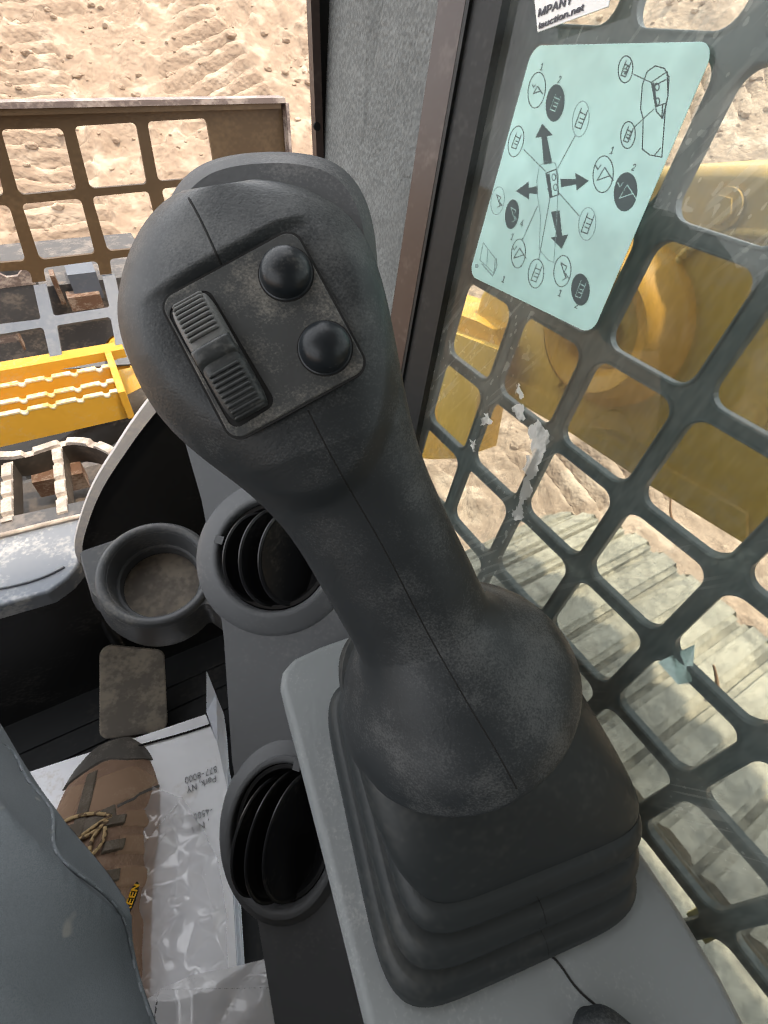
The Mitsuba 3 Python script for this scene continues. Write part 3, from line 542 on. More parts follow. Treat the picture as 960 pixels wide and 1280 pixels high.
def ell(cx, cy, rx, ry, rot=0):        # ellipse measured on the photograph, carried onto the decal
    a_ = np.linspace(0, 2 * np.pi, 40)[:-1]; r = math.radians(rot)
    return Polygon([dl(cx + rx * math.cos(t) * math.cos(r) - ry * math.sin(t) * math.sin(r), cy + rx * math.cos(t) * math.sin(r) + ry * math.sin(t) * math.cos(r)) for t in a_])
def outline(p, w=W1): return p.difference(p.buffer(-w))
def arrow(x0, y0, x1, y1, w=6.5, hw=11, hl=16):
    d = np.array([x1 - x0, y1 - y0], float); ln = np.linalg.norm(d); d /= ln; n = np.array([-d[1], d[0]]); a_ = np.array([x0, y0]); b_ = np.array([x1, y1]) - d * hl; e = np.array([x1, y1])
    return Polygon([dl(*q) for q in (a_ + n * w / 2 * 1.6, b_ + n * w / 2, b_ + n * hw, e, b_ - n * hw, b_ - n * w / 2, a_ - n * w / 2 * 1.6)])
def Z3(zx, zy, z): return (z[0] + zx / z[2], z[1] + zy / z[2])
zA = (580, 40, 3.0)
def A_(zx, zy): return Z3(zx, zy, zA)
def pict(cx, cy, kind, s=1.0, mat='ink'):
    """small pictograms: 'bucket', 'arm', 'body' (a machine box with forks)"""
    t = {'bucket': [[(-8, 8), (2, -9), (9, 2), (-8, 8)], [(9, 2), (13, 8)], [(-10, -12), (-7, -6), (-3, -12)]],
         'arm': [[(-2, -11), (6, -6), (2, 2), (-2, -11)], [(2, 2), (5, 9), (0, 12)], [(4, 3), (8, 9)]],
         'body': [[(-8, 10), (-1, -9), (7, -5), (0, 13), (-8, 10)], [(-1, -9), (1, -14)], [(7, -5), (9, -11)], [(-3, 4), (2, 6)], [(-1, -1), (4, 1)]]}[kind]
    return unary_union([L([(cx + s * x, cy + s * y) for x, y in seg], W1 * 1.15) for seg in t])
circles = [(672, 113, 11, 23, 8, 0, 'bucket', 0.55), (646, 177, 9.5, 20, 12, 0, 'body', 0.72), (727, 149, 10.5, 23, 8, 1, 'body', 0.95), (755, 218, 13, 23.5, 5, 0, 'bucket', 0.95),
           (735, 280, 11, 21, 5, 1, 'body', 0.95), (623, 251, 8.5, 18, 8, 1, 'arm', 0.7), (649, 317, 9, 18.5, 5, 0, 'bucket', 0.75), (671, 342, 10, 18.5, 5, 0, 'body', 0.8),
           (704, 339, 11, 20, 5, 0, 'arm', 0.95), (783, 87, 9.5, 17.5, 5, 0, 'body', 0.72), (786, 169, 9.5, 17.5, 5, 0, 'body', 0.72)]
for cx, cy, rx, ry, rot, faint, kind, s in circles:
    mt = 'faint_ink' if faint else 'ink'
    ink(outline(ell(cx, cy, rx, ry, rot)), 'circle', mt); ink(pict(cx, cy, kind, s), 'pictogram', 'ink')
for cx, cy, rx, ry, rot, kind, s in [(695, 129, 11.5, 23.5, 6, 'body', 0.8), (783, 240, 14.5, 24.5, 6, 'bucket', 1.0), (641, 268, 8.5, 18.5, 6, 'arm', 0.8), (726.5, 362, 11.5, 20, -2, 'body', 0.8)]:
    e_ = ell(cx, cy, rx, ry, rot); ink(e_.difference(pict(cx, cy, kind, s)), 'dark_disc')
for nm, a_ in (('arrow', (686, 205, 679, 155)), ('arrow', (702, 229, 737, 226)), ('arrow', (673, 238, 646, 239)), ('arrow', (695, 264, 703, 311))): ink(arrow(*a_), nm)
# the drawn control lever, large and small
lev = [A_(*q) for q in [(285, 505), (310, 485), (345, 492), (357, 540), (352, 680), (340, 865), (318, 855), (285, 815), (290, 690), (278, 610), (276, 560), (285, 505)]]
ink(L(lev), 'lever_outline', 'faint_ink')
ink(unary_union([L([A_(*q) for q in [(310, 530), (350, 515), (358, 610), (325, 622), (310, 530)]], W1 * 1.4), Polygon([dl(*A_(*q)) for q in [(312, 535), (324, 532), (334, 618), (325, 620)]]),
                 outline(ell(*A_(340, 545), 2.6, 4.6)), outline(ell(*A_(346, 583), 2.6, 4.6)), L([A_(316, 590), A_(328, 568), A_(322, 600)])]), 'lever_panel')
for l in ([(228, 442), (308, 522)], [(420, 390), (355, 510)], [(360, 605), (435, 690)], [(222, 780), (278, 655)], [(283, 855), (325, 625)]): ink(L([A_(*q) for q in l], W1 * 0.8), 'leader_line', 'ink')
lev2 = [A_(*q) for q in [(690, 150), (720, 128), (755, 138), (772, 170), (768, 240), (758, 290), (745, 470), (700, 462), (672, 440), (675, 325), (665, 290), (672, 200), (690, 150)]]
ink(L(lev2), 'small_lever_outline')
ink(unary_union([L([A_(*q) for q in [(706, 190), (765, 150), (768, 240), (748, 325), (725, 300), (706, 190)]]), L([A_(712, 205), A_(760, 180)]), L([A_(725, 280), A_(762, 268)]),
                 Polygon([dl(*A_(*q)) for q in [(708, 195), (716, 190), (728, 280), (722, 284)]]), outline(ell(*A_(727, 207), 3.2, 5.2)), outline(ell(*A_(729, 262), 3.0, 5.2)), L([A_(745, 325), A_(748, 275)])]), 'small_lever_panel')
for l in ([(640, 160), (708, 192)], [(642, 358), (715, 290)]): ink(L([A_(*q) for q in l], W1 * 0.8), 'leader_line', 'ink')
ink(L([A_(718, 462), A_(740, 436)], W1), 'leader_line')
# manual symbol
mb = [(75, 790), (120, 850), (115, 905), (62, 855), (75, 790)]
ink(unary_union([L([A_(*q) for q in mb], W1 * 1.3), L([A_(*q) for q in [(70, 870), (110, 915), (126, 880), (124, 850)]], W1 * 2.0), L([A_(92, 815), A_(88, 876)]), Polygon([dl(*A_(*q)) for q in [(45, 870), (56, 870), (56, 885), (45, 885)]])]), 'manual_symbol', 'faint_ink')
def dtext(s, px, py, hpx, rot=0.0, mat='ink', name='lettering', bold=False):
    h = np.linalg.norm(dl(px, py + hpx) - dl(px, py)); t = meshkit.text_mesh(s, h, 0.00015, bold); t.apply_transform(trimesh.transformations.rotation_matrix(rot, [0, 0, 1]))
    o = dl(px, py); t.apply_translation([o[0], o[1], inkz]); return part(name, moved(t, FD), mat, dec, smooth=False)
for s, px, py in (('1', 675, 88), ('2', 697, 104), ('1', 762, 192), ('2', 789, 213), ('1', 638, 299), ('1', 697, 369), ('2', 718, 384), ('1', 627, 352), ('4', 650, 282)): dtext(s, px, py, 8)
dtext('2', 780, 93, 9); dtext('1', 784, 174, 9)
# --- white paper label at the top of the pane, with its visible lettering
PLB = PG - NW * 0.003
def ll(px, py): return at_p(px, py, PLB, NW)
lb = thing('paper_label', 'white printed paper label at the upper edge of the side window', 'label')
part('sheet', quad_slab([ll(664, -40), ll(672, 40), ll(760, 8), ll(775, -70)], 0.0006), 'label_white', lb, smooth=False)
def ltext(s, p0, p1, hpx, up_px, bold=False):
    o = ll(*p0); xd = ll(*p1) - o; ud = ll(p0[0] + up_px[0], p0[1] + up_px[1]) - o; h = np.linalg.norm(ud) * hpx / math.hypot(*up_px)
    t = meshkit.text_mesh(s, h, 0.0002, bold); sc_ = np.linalg.norm(xd) / t.bounds[1][0]; t.apply_scale([sc_, 1, 1])
    Ft = frame(o - NW * 0.0003, xd, ud); 
    if Ft[:3, 2] @ NW > 0: t.vertices[:, 2] *= -1; t.invert()
    return part('lettering', moved(t, Ft), 'print_grey', lb, smooth=False)
ltext('MPANY', (672, 22), (716, 4), 7, (-3, -10), True)
ltext('lauction.net', (673, 37), (730, 13), 5.5, (-3, -10), True)
# torn white residue of an old sticker, stuck to the pane
rs = thing('sticker_residue', 'torn whitish sticker remains on the dusty pane', 'residue')
FR = frame(PG + NW * 0.0030, [0, -1, 0], [0.1386, 0, 0.9903]); FRi = np.linalg.inv(FR)
def rpoly(pts): return Polygon([(FRi @ np.r_[onglass(*q, 0.0030), 1])[:2] for q in pts])
def ragged(pts):
    q = np.array(pts + pts[:1], float); q = np.vstack([np.linspace(a_, b_, 7)[:-1] for a_, b_ in zip(q[:-1], q[1:])]); return q + rng.normal(0, 1.6, q.shape)
for pts in ([(664, 530), (676, 527), (689, 548), (680, 566), (672, 592), (660, 604), (654, 588), (662, 560)], [(640, 510), (652, 505), (658, 522), (650, 528)], [(601, 524), (610, 518), (614, 528), (603, 532)], [(588, 555), (593, 552), (596, 560), (590, 566)],
            [(653, 602), (662, 598), (666, 612), (655, 630), (650, 648), (644, 652), (648, 630)], [(640, 640), (650, 636), (656, 645), (647, 652)], [(648, 480), (655, 494), (652, 500), (645, 488)]):
    part('scrap', moved(prism(rpoly(ragged(pts)).buffer(0), 0.0002), FR), 'residue', rs, smooth=False)
# clip and tag caught on the screen
cp = at_p(843, 830, PS - NW * 0.004, NW)
tri = trimesh.Trimesh(np.array([[-0.008, 0.001, 0], [0.003, 0.004, -0.004], [0.0095, 0.010, 0.001], [0.0075, -0.008, 0.002], [0.001, -0.002, -0.006], [0, -0.009, 0.003]]), [[0, 1, 4], [1, 2, 3], [1, 3, 4], [4, 3, 5], [0, 4, 5], [0, 5, 1], [1, 5, 2], [2, 5, 3]], process=False)
single('plastic_clip', moved(tri, frame(cp, M[:, 0], -M[:, 1])), 'clip_plastic', 'small folded translucent clip stuck on the window screen', 'clip', smooth=False)
tg = [at_p(px, py, PS + NW * 0.006, NW) for px, py in [(858, 1142), (874, 1133), (886, 1158), (898, 1172), (882, 1180), (868, 1160)]]
tg = np.array(tg); 
single('yellow_tag', loft([tg, tg + NW * 0.002]), 'tag_yellow', 'pale yellow scrap tag behind the screen beside the armrest', 'tag', smooth=False)
#SECTION3
# ================================================================ INSIDE: side panel with two air vents
vp_ = thing('vent_panel', 'grey moulded side panel with two round air vents beside the armrest', 'panel')
PU, PL_ = at_d(345, 695, 0.355), at_d(342, 1037, 0.325)
cr = M[:, 0]; dv = (PL_ - PU) / np.linalg.norm(PL_ - PU); nv_ = np.cross(cr, -dv); nv_ /= np.linalg.norm(nv_)
if nv_ @ (CAM - PU) < 0: nv_ = -nv_
FV = frame(PU, cr, -dv); FVi = np.linalg.inv(FV); zs_ = 1 if FV[:3, 2] @ nv_ > 0 else -1
def vl(px, py): return (FVi @ np.r_[at_p(px, py, PU, nv_), 1])[:2]
vo = Polygon([vl(*q) for q in [(226, 500), (229, 545), (252, 625), (270, 720), (280, 800), (290, 950), (312, 1090), (350, 1320), (460, 1320), (520, 1000), (540, 700), (400, 480)]]).buffer(0.008).buffer(-0.008)
vents = []
for (cx, cy, ro, ri) in ((345, 694, 96, 66), (355, 1038, 104, 79)):
    c2 = np.array(vl(cx, cy)); k = np.linalg.norm(np.array(vl(cx + 1, cy)) - c2); vents.append((c2, ro * k, ri * k))
body = vo
for i, (c2, ro, ri) in enumerate(vents): body = body.difference(affinity.scale(Point(*c2).buffer(ri * 1.05, quad_segs=16), 1.0 if i == 0 else 0.75, 1.0, origin=tuple(c2)))
part('body', moved(prism(body, 0.012, -0.012), FV), 'column_plastic', vp_, smooth=30)
for i, (c2, ro, ri) in enumerate(vents):
    Fc = FV @ trimesh.transformations.translation_matrix([c2[0], c2[1], 0.0]) @ np.diag([1.0 if i == 0 else 0.75, 1.0, 1.0, 1.0])
    prof = [(ro * 1.05, -0.002), (ro * 1.02, 0.0004), (ro * 0.99, 0.0016), (ro * 0.95, 0.0032), (ro * 0.88, 0.0050), (ri * 1.16, 0.0074), (ri * 1.10, 0.0078), (ri * 1.05, 0.0070), (ri * 1.03, 0.0040), (ri * 1.02, -0.010)]
    part('vent_bezel', moved(loft([np.c_[r * np.cos(ang), r * np.sin(ang), np.full(72, z)] for r, z in prof], caps=False), Fc), 'column_plastic', vp_, smooth=60)
    av = part('air_vent', moved(loft([np.c_[r * np.cos(ang), r * np.sin(ang), np.full(72, z)] for r, z in [(ri * 1.03, -0.008), (ri * 1.03, 0.0005), (ri * 1.0, 0.002), (ri * 0.93, 0.0018), (ri * 0.9, -0.002), (ri * 0.86, -0.014), (ri * 0.5, -0.022), (0.0003, -0.022)]], caps=False), Fc), 'gloss_black', vp_, smooth=50)
    tilt = 1.02
    for j, (off, rj) in enumerate(((-0.50, 0.84), (-0.17, 0.93), (0.16, 0.92))):
        d_ = revolve([(ri * rj, 0.0), (ri * rj, 0.0012), (ri * rj * 0.965, 0.0020), (ri * rj * 0.93, 0.0016), (ri * rj * 0.90, 0.0004)], 56)
        Mt = trimesh.transformations.translation_matrix([off * ri + 0.42 * ri * rj * 0.5, -0.03 * ri, 0.0012]) @ trimesh.transformations.rotation_matrix(tilt if i == 0 else tilt - 0.1, [0.10, 1, 0])
        key = numbered(av + '__louver'); scene[key] = ply(moved(d_, Fc @ Mt), 'gloss_black', smooth=40)
    for a_ in ((100, 165) if i == 0 else (75, 20)):
        t_ = math.radians(a_); rb = ri * 1.06
        b_ = box([rb, 0, 0.0065], [ri * 0.16, ri * 0.15, 0.004]); key = numbered(av + '__tab')
        scene[key] = ply(moved(b_, Fc @ trimesh.transformations.rotation_matrix(t_, [0, 0, 1])), 'column_plastic', smooth=False)

# --- cup holder
zc = Z0 - 0.345
cc = at_z(196, 716, zc); rc = np.linalg.norm((at_z(268, 712, zc) - at_z(122, 718, zc))[:2]) / 2
tc = CAM - cc; tc /= np.linalg.norm(tc); TC = trimesh.transformations.rotation_matrix(0.36, np.cross([0, 0, 1], tc), cc)
cup = thing('cup_holder', 'grey moulded plastic cup holder with a dusty bottom', 'cup holder')
tab = [at_z(px, py, zc)[:2] for px, py in [(110, 702), (160, 684), (180, 705), (150, 760), (118, 742)]]
rt = [at_z(px, py, zc)[:2] for px, py in [(255, 690), (300, 690), (300, 770), (262, 748)]]
def tr_(z): return trimesh.transformations.translation_matrix([0, 0, z])
lipo = unary_union([Point(*cc[:2]).buffer(rc, quad_segs=24), Polygon(list(map(tuple, tab))).buffer(0.002)]).buffer(0.004).buffer(-0.004)
lipb = unary_union([lipo, Polygon(list(map(tuple, rt)))]).buffer(0.006).buffer(-0.006)
outer = []
bot_c = cc + np.array([0.010, 0.0, 0])
n_ = 120
def shr(poly, d, sc_=1.0):
    p = ring_pts(affinity.scale(poly.buffer(-d) if d else poly, sc_, sc_, origin=tuple(bot_c[:2])), n_); return p
base_ring = ring_pts(lipb, n_)
lev = [(-0.0005, 0.985), (-0.004, 1.0), (-0.018, 1.05), (-0.038, 1.09), (-0.056, 1.07), (-0.068, 1.0), (-0.074, 0.85), (-0.076, 0.5)]
rings = [np.c_[bot_c[:2] + (base_ring - bot_c[:2]) * s, np.full(n_, zc + z)] for z, s in lev]
shell = m3.Manifold(m3.Mesh(np.asarray(loft(rings).vertices, np.float32), np.asarray(loft(rings).faces, np.uint32)))
ri_ = rc * 0.80
hole_ = m3.Manifold.cylinder(0.2, ri_ * 0.90, ri_ * 1.02 + 0.0, 72).translate([0, 0, 0])
hole_ = m3.Manifold.cylinder(0.042, ri_ * 0.86, ri_, 72).translate([cc[0], cc[1], zc - 0.0395])
gm = (shell - hole_).to_mesh(); part('body', moved(trimesh.Trimesh(gm.vert_properties[:, :3], gm.tri_verts, process=True), TC), 'cup_plastic', cup, smooth=35)
pr = [(ri_ * 0.995, -0.004), (ri_ * 1.0, 0.0005), (ri_ * 1.05, 0.0035), (ri_ * 1.13, 0.0042), (ri_ * 1.2, 0.0025), (ri_ * 1.235, -0.002)]
part('rim', moved(loft([np.c_[r * np.cos(ang), r * np.sin(ang), np.full(72, z)] for r, z in pr], caps=False), TC @ trimesh.transformations.translation_matrix(cc)), 'cup_plastic', cup, smooth=60)
part('inner_step', moved(loft([np.c_[r * np.cos(ang), r * np.sin(ang), np.full(72, z)] for r, z in [(ri_ * 0.93, -0.022), (ri_ * 0.92, -0.0225), (ri_ * 0.86, -0.0235), (ri_ * 0.84, -0.026), (ri_ * 0.83, -0.036)]], caps=False), TC @ trimesh.transformations.translation_matrix(cc)), 'cup_plastic', cup, smooth=30)
part('bottom', moved(revolve([(ri_ * 0.85, -0.002), (ri_ * 0.85, 0.0), (ri_ * 0.60, 0.0004), (ri_ * 0.56, 0.0012), (ri_ * 0.3, 0.0013)], 64), TC @ trimesh.transformations.translation_matrix(cc + [0, 0, -0.0385])), 'pedal_metal', cup, smooth=30, label='dusty cup holder bottom')

# ================================================================ armrest console
zk = Z0 - 0.30
con = thing('armrest_console', 'textured grey armrest console carrying the control lever', 'console')
ck = [at_z(px, py, zk)[:2] for px, py in [(456, 1280), (402, 1060), (362, 905), (349, 858), (352, 838), (366, 822), (400, 806), (440, 792), (520, 770), (590, 775), (670, 850), (735, 955), (802, 1062), (852, 1135), (905, 1222), (940, 1290)]]
ck = [tuple(p) for p in ck]
d0 = np.array(ck[0]) - np.array(ck[1]); d0 /= np.linalg.norm(d0); d1 = np.array(ck[-1]) - np.array(ck[-2]); d1 /= np.linalg.norm(d1)
ck = ck + [tuple(np.array(ck[-1]) + d1 * 0.3), tuple(np.array(ck[0]) + d0 * 0.3)]
kp = Polygon(ck).buffer(-0.004).buffer(0.004).buffer(0.01).buffer(-0.01)
part('body', moved(rounded(kp, 0.062, 0.0055, steps=6, n=420), tr_(zk - 0.062)), 'console_plastic', con, smooth=50)
part('lower_skirt', moved(prism(kp.buffer(-0.004), 0.05, -0.11), tr_(zk)), 'column_plastic', con, smooth=30)
sm = [at_z(px, py, zk + 0.0002) for px, py in [(690, 1196), (703, 1210), (716, 1229), (731, 1245), (748, 1259)]]
part('seam', tube(spline(sm, 24), 0.00055, 6), 'gap_black', con, smooth=True)
kb = at_z(772, 1322, zk + 0.006)
knob = trimesh.creation.icosphere(4, 1.0); knob.vertices *= [0.0135, 0.019, 0.0085]
knob.vertices += 0.0012 * (meshkit.noise(knob.vertices * 150)[:, None] - 0.5)
single('thumb_knob', knob, 'grip_plastic', 'small rounded dark knob on the console at the lower edge', 'knob', smooth=True, to_world=T().translate(kb.tolist()).rotate([0, 0, 1], 25))

# ================================================================ CONTROL LEVER
joy = thing('control_lever', 'black dusty loader control lever with thumb rocker and two round buttons', 'joystick')
# bellows boot: rounded rectangles stacked over the console
NLc, NRc, FLc = (at_z(*q, zk) for q in ((508, 1284), (818, 1142), (383, 868)))
e1, e2_ = NRc - NLc, FLc - NLc; W_, D_ = np.linalg.norm(e1), np.linalg.norm(e2_); e1 /= W_; e2_ = np.cross([0, 0, 1], e1)
BC = NLc + e1 * W_ / 2 + e2_ * D_ / 2
FT0 = at_d(565, 850, 0.2250); FT = FT0                       # centre of the skirt
def rr_ring(w, d, r, n=200):
    return ring_pts(rrect(w, d, r, 16), n)
NB = 200
def super_ring(w, d, p, n=NB):
    t = np.arange(n) * 2 * np.pi / n; c, s = np.cos(t), np.sin(t)
    k = (np.abs(c) ** p + np.abs(s) ** p) ** (-1 / p); return np.c_[w / 2 * c * k, d / 2 * s * k]
rings = []
HB = 0.045; pitch = HB / 3
def add(z, w, d, p, cx, cy): o = super_ring(w, d, p); rings.append(BC + [0, 0, z] + np.outer(o[:, 0] + cx, e1) + np.outer(o[:, 1] + cy, e2_))
off = FT - BC; ox, oy = off @ e1, off @ e2_; HT = FT[2] - zk
for z in np.linspace(0, HB, 91):
    ph = (z / pitch) % 1.0
    if z >= HB - 1e-6: ph = 0.0
    bul = max(0.0, math.sin(math.pi * ph)) ** 0.42
    ins = 0.0058 * (1 - bul) if z > pitch * 0.5 else 0.0016 * (1 - bul)
    k = z / HB; st = (math.floor(min(z / pitch, 2.999)) / 3) * 0.55 + k * 0.45
    add(z, 0.138 - 0.017 * st - 2 * ins, 0.156 - 0.040 * st - 2 * ins, 6.5, -0.004 + 0.010 * st, 0.010 * st)
w0, d0_ = 0.121, 0.116
for k in np.linspace(0.02, 1, 40):
    z = HB + (HT - 0.006 - HB) * k; s = k ** 1.9
    wd_ = w0 + (0.102 - w0) * s; dd_ = d0_ + (0.100 - d0_) * s; bulge = 0.004 * math.sin(math.pi * min(1, k * 1.0))
    if k < 0.1: bulge -= 0.0
    add(z, wd_ + bulge, dd_ + bulge, 6.5 - 4.0 * k ** 1.2, 0.006 + (ox - 0.006) * k, 0.010 + (oy - 0.010) * k)
part('bellows_boot', loft(rings), 'boot_rubber', joy, smooth=60)
# joint line across the bellows
# skirt over the boot
ax = at_d(540, 795, 0.2045) - FT0; ax /= np.linalg.norm(ax); FT = FT0 + ax * 0.0110
FKx = np.cross([0, 1, 0], ax); FK = frame(FT, FKx, np.cross(ax, FKx))
RS = 0.0540
sk = [(0.002, 0.0335), (0.012, 0.0337), (0.0215, 0.0335), (0.0258, 0.0315), (0.0296, 0.0270), (0.0345, 0.0208), (0.0398, 0.0138), (0.0450, 0.0070), (0.0492, 0.0008), (0.0522, -0.0050), (0.0540, -0.0100), (0.0546, -0.0125), (0.0536, -0.0143), (0.0505, -0.0140), (0.045, -0.012)]
skp = spline([(r * (1.0 + 0.05 * min(1, max(0, (r - 0.03) / 0.02))), z, 0) for r, z in sk], 70)[:, :2]
angs = np.arange(216) * 2 * np.pi / 216
skirt_solid = moved(loft([np.c_[r * np.cos(angs), r * np.sin(angs), np.full(216, z)] for r, z in skp]), FK)

# the grip: sections across the lever in a frame that faces the operator (x right, y down, z away)
def G(p): return CAM + np.asarray(p, float) @ M.T
Lp = [(512, 905), (490, 872), (466, 842), (432, 787), (396, 724), (357, 664), (302, 610), (240, 562), (192, 510), (162, 452), (147, 395), (152, 345), (168, 300), (194, 262), (228, 238)]
Rp = [(648, 832), (636, 808), (622, 778), (601, 730), (573, 672), (546, 615), (523, 556), (508, 497), (495, 430), (483, 372), (468, 322), (446, 280), (412, 250), (368, 231), (318, 224)]
Lp, Rp = spline(np.c_[Lp, np.zeros(15)], 150)[:, :2], spline(np.c_[Rp, np.zeros(15)], 150)[:, :2]
tt = np.linspace(0, 1, 150)
cy_ = (Lp[:, 1] + Rp[:, 1]) / 2
zcen = np.interp(cy_, [230, 400, 560, 870], [0.172, 0.170, 0.178, 0.212])
tf = np.interp(cy_, [230, 330, 500, 640, 870], [0.021, 0.026, 0.026, 0.0225, 0.021])
tb = np.interp(cy_, [230, 330, 500, 640, 870], [0.016, 0.020, 0.022, 0.0225, 0.021])
pw = np.interp(cy_, [230, 450, 640, 870], [2.6, 2.8, 2.5, 2.15])
NG = 240; th = np.arange(NG) * 2 * np.pi / NG
ZF = 0.1500
fold_x = np.array([120, 160, 200, 230, 300, 350, 390, 420, 450, 520]); fold_y = np.array([430, 392, 366, 350, 312, 283, 270, 268, 285, 340])
def crest(px, py):
    """how far the cap's brow stands out over the button face, in metres"""
    fy = np.interp(px, fold_x, fold_y)
    t = (fy - py) / 1.0
    amp = np.interp(px, [140, 180, 260, 370, 420, 470, 510], [0.4, 0.9, 1.0, 1.0, 0.75, 0.25, 0.0])
    s = np.clip((t + 3) / 36, 0, 1); s = s * s * (3 - 2 * s)
    return 0.0160 * amp * s
from scipy.spatial import cKDTree
import shapely
tongue = spline(np.c_[[(150, 420), (170, 480), (205, 532), (255, 572), (310, 602), (370, 616), (420, 600), (456, 556), (474, 500), (480, 440), (472, 380), (455, 325), (430, 285), (395, 255), (300, 235), (200, 290), (150, 420)], np.zeros(17)], 600)[:, :2]
tongue_p, tongue_k = Polygon(tongue), cKDTree(tongue)
def recess(px, py):
    """outside the thumb plate the lever's surface steps back a few millimetres, fading down the shaft"""
    d = tongue_k.query(np.c_[px, py])[0]; d = np.where(shapely.contains_xy(tongue_p, px, py), 0, d)
    s = np.clip(d / 26, 0, 1); s = s * s * (3 - 2 * s); low = np.clip((py - 300) / 120, 0, 1)
    return 0.0042 * s * low * np.clip(1 - (d - 40) / 190, 0, 1)
def smax(a, b, k): h = np.clip(0.5 + 0.5 * (a - b) / k, 0, 1); return b * (1 - h) + a * h + k * h * (1 - h)
rows = []
for k in range(150):
    c = (Lp[k] + Rp[k]) / 2; h = (Rp[k] - Lp[k]) / 2; z0 = zcen[k]
    cs, sn = np.cos(th), np.sin(th); kk = (np.abs(cs) ** pw[k] + np.abs(sn) ** pw[k]) ** (-1 / pw[k])
    uu, vv = cs * kk, sn * kk
    Zr = np.where(vv > 0, z0 - tf[k] * vv, z0 - tb[k] * vv); Zu = np.minimum(Zr, z0)
    X = (c[0] - 480 + h[0] * uu) * Zu / FOC; Y = (c[1] - 640 + h[1] * uu) * Zu / FOC
    px = X / Zr * FOC + 480; py = Y / Zr * FOC + 640
    lim = ZF - crest(px, py); lim = lim + np.clip((c[1] - 520) / 200, 0, 1) * -0.08
    Zn = np.where(vv > -0.2, smax(Zr, lim, 0.0026), Zr) + recess(px, py) * np.clip(vv * 2, 0, 1)
    rows.append(np.c_[X, Y, Zn])
grip_cam = loft(rows[::-1])
grip = trimesh.Trimesh(G(grip_cam.vertices), grip_cam.faces, process=False)
def manif(m): return m3.Manifold(m3.Mesh(np.asarray(m.vertices, np.float32), np.asarray(m.faces, np.uint32)))
un = (manif(grip) + manif(skirt_solid)).to_mesh(); un = trimesh.Trimesh(un.vert_properties[:, :3].astype(float), un.tri_verts, process=True); un.merge_vertices(digits_vertex=7)
hgt = (un.vertices - FT) @ ax
ea = un.face_adjacency_edges[(un.face_adjacency_angles > math.radians(14)) & ~un.face_adjacency_convex]; ev = np.unique(ea); ev = ev[(hgt[ev] > 0.008) & (hgt[ev] < 0.045)]
near = un.triangles_center; dn_ = cKDTree(un.vertices[ev]).query(near)[0]
v_, f_ = trimesh.remesh.subdivide_to_size(un.vertices, un.faces, 0.0045, max_iter=8); un = trimesh.Trimesh(v_, f_, process=True)
dist = cKDTree(v_[ev] if False else un.vertices[cKDTree(un.vertices).query(np.asarray(near[dn_ < 0.0008]))[1]]).query(un.vertices)[0]
wgt = np.clip(1 - dist / 0.017, 0, 1)[:, None] ** 0.5; Lm = trimesh.smoothing.laplacian_calculation(un, equal_weight=True); vs = un.vertices.copy()
for _ in range(110): vs = vs + 0.5 * wgt * (Lm @ vs - vs)
un = trimesh.Trimesh(vs, un.faces, process=False); unn = meshkit.arrays(un, True)[2]; uc = (un.triangles_center - FT) @ ax
for nm_, sel, mt_ in (('grip', uc > 0.0285, 'grip_plastic'), ('skirt', uc <= 0.0285, 'skirt_plastic')):
    used, inv = np.unique(un.faces[sel], return_inverse=True); scene[numbered(joy + '__' + nm_)] = ply_n(un.vertices[used], inv.reshape(-1, 3), unn[used], mt_)
grip_cam = trimesh.Trimesh((un.vertices - CAM) @ M, un.faces, process=False)
def depth_on(pxy, mesh=grip_cam):
    """distance of the lever's near surface along lines of sight (for laying joints on it)"""
    v = mesh.vertices; q = np.c_[v[:, 0] / v[:, 2] * FOC + 480, v[:, 1] / v[:, 2] * FOC + 640]; tri = mesh.faces; ALL = tri; cen = q[tri].mean(1); out = []
    for p in pxy:
        tri = ALL[(np.abs(cen - p) < 14).all(1)]
        if not len(tri): out.append(np.nan); continue
        a, b, c = q[tri[:, 0]], q[tri[:, 1]], q[tri[:, 2]]
        d = (b[:, 0] - a[:, 0]) * (c[:, 1] - a[:, 1]) - (b[:, 1] - a[:, 1]) * (c[:, 0] - a[:, 0]); d = np.where(np.abs(d) < 1e-12, 1e-12, d)
        w1 = ((p[0] - a[:, 0]) * (c[:, 1] - a[:, 1]) - (p[1] - a[:, 1]) * (c[:, 0] - a[:, 0])) / d
        w2 = ((b[:, 0] - a[:, 0]) * (p[1] - a[:, 1]) - (b[:, 1] - a[:, 1]) * (p[0] - a[:, 0])) / d
        ok = (w1 >= -1e-6) & (w2 >= -1e-6) & (w1 + w2 <= 1 + 1e-6)
        z = v[tri[:, 0], 2] * (1 - w1 - w2) + v[tri[:, 1], 2] * w1 + v[tri[:, 2], 2] * w2
        out.append(z[ok].min() if ok.any() else np.nan)
    return np.array(out)
def seam(pts, n, rad, mat='gap_black', mesh=grip_cam, lift=0.0, name='seam'):
    p = spline(np.c_[np.array(pts, float), np.zeros(len(pts))], n)[:, :2]; d = depth_on(p, mesh); ok = ~np.isnan(d); p, d = p[ok], d[ok] - lift
    return part(name, tube(np.array([at_d(x, y, z) for (x, y), z in zip(p, d)]), rad, 6), mat, joy, smooth=True)
seam([(236, 248), (245, 264), (258, 290), (268, 312), (277, 331)], 40, 0.00042, lift=-0.0001)
seam([(385, 513), (402, 547), (425, 590), (452, 637), (480, 686), (508, 740), (535, 792), (556, 830)], 120, 0.00032, lift=-0.00005)
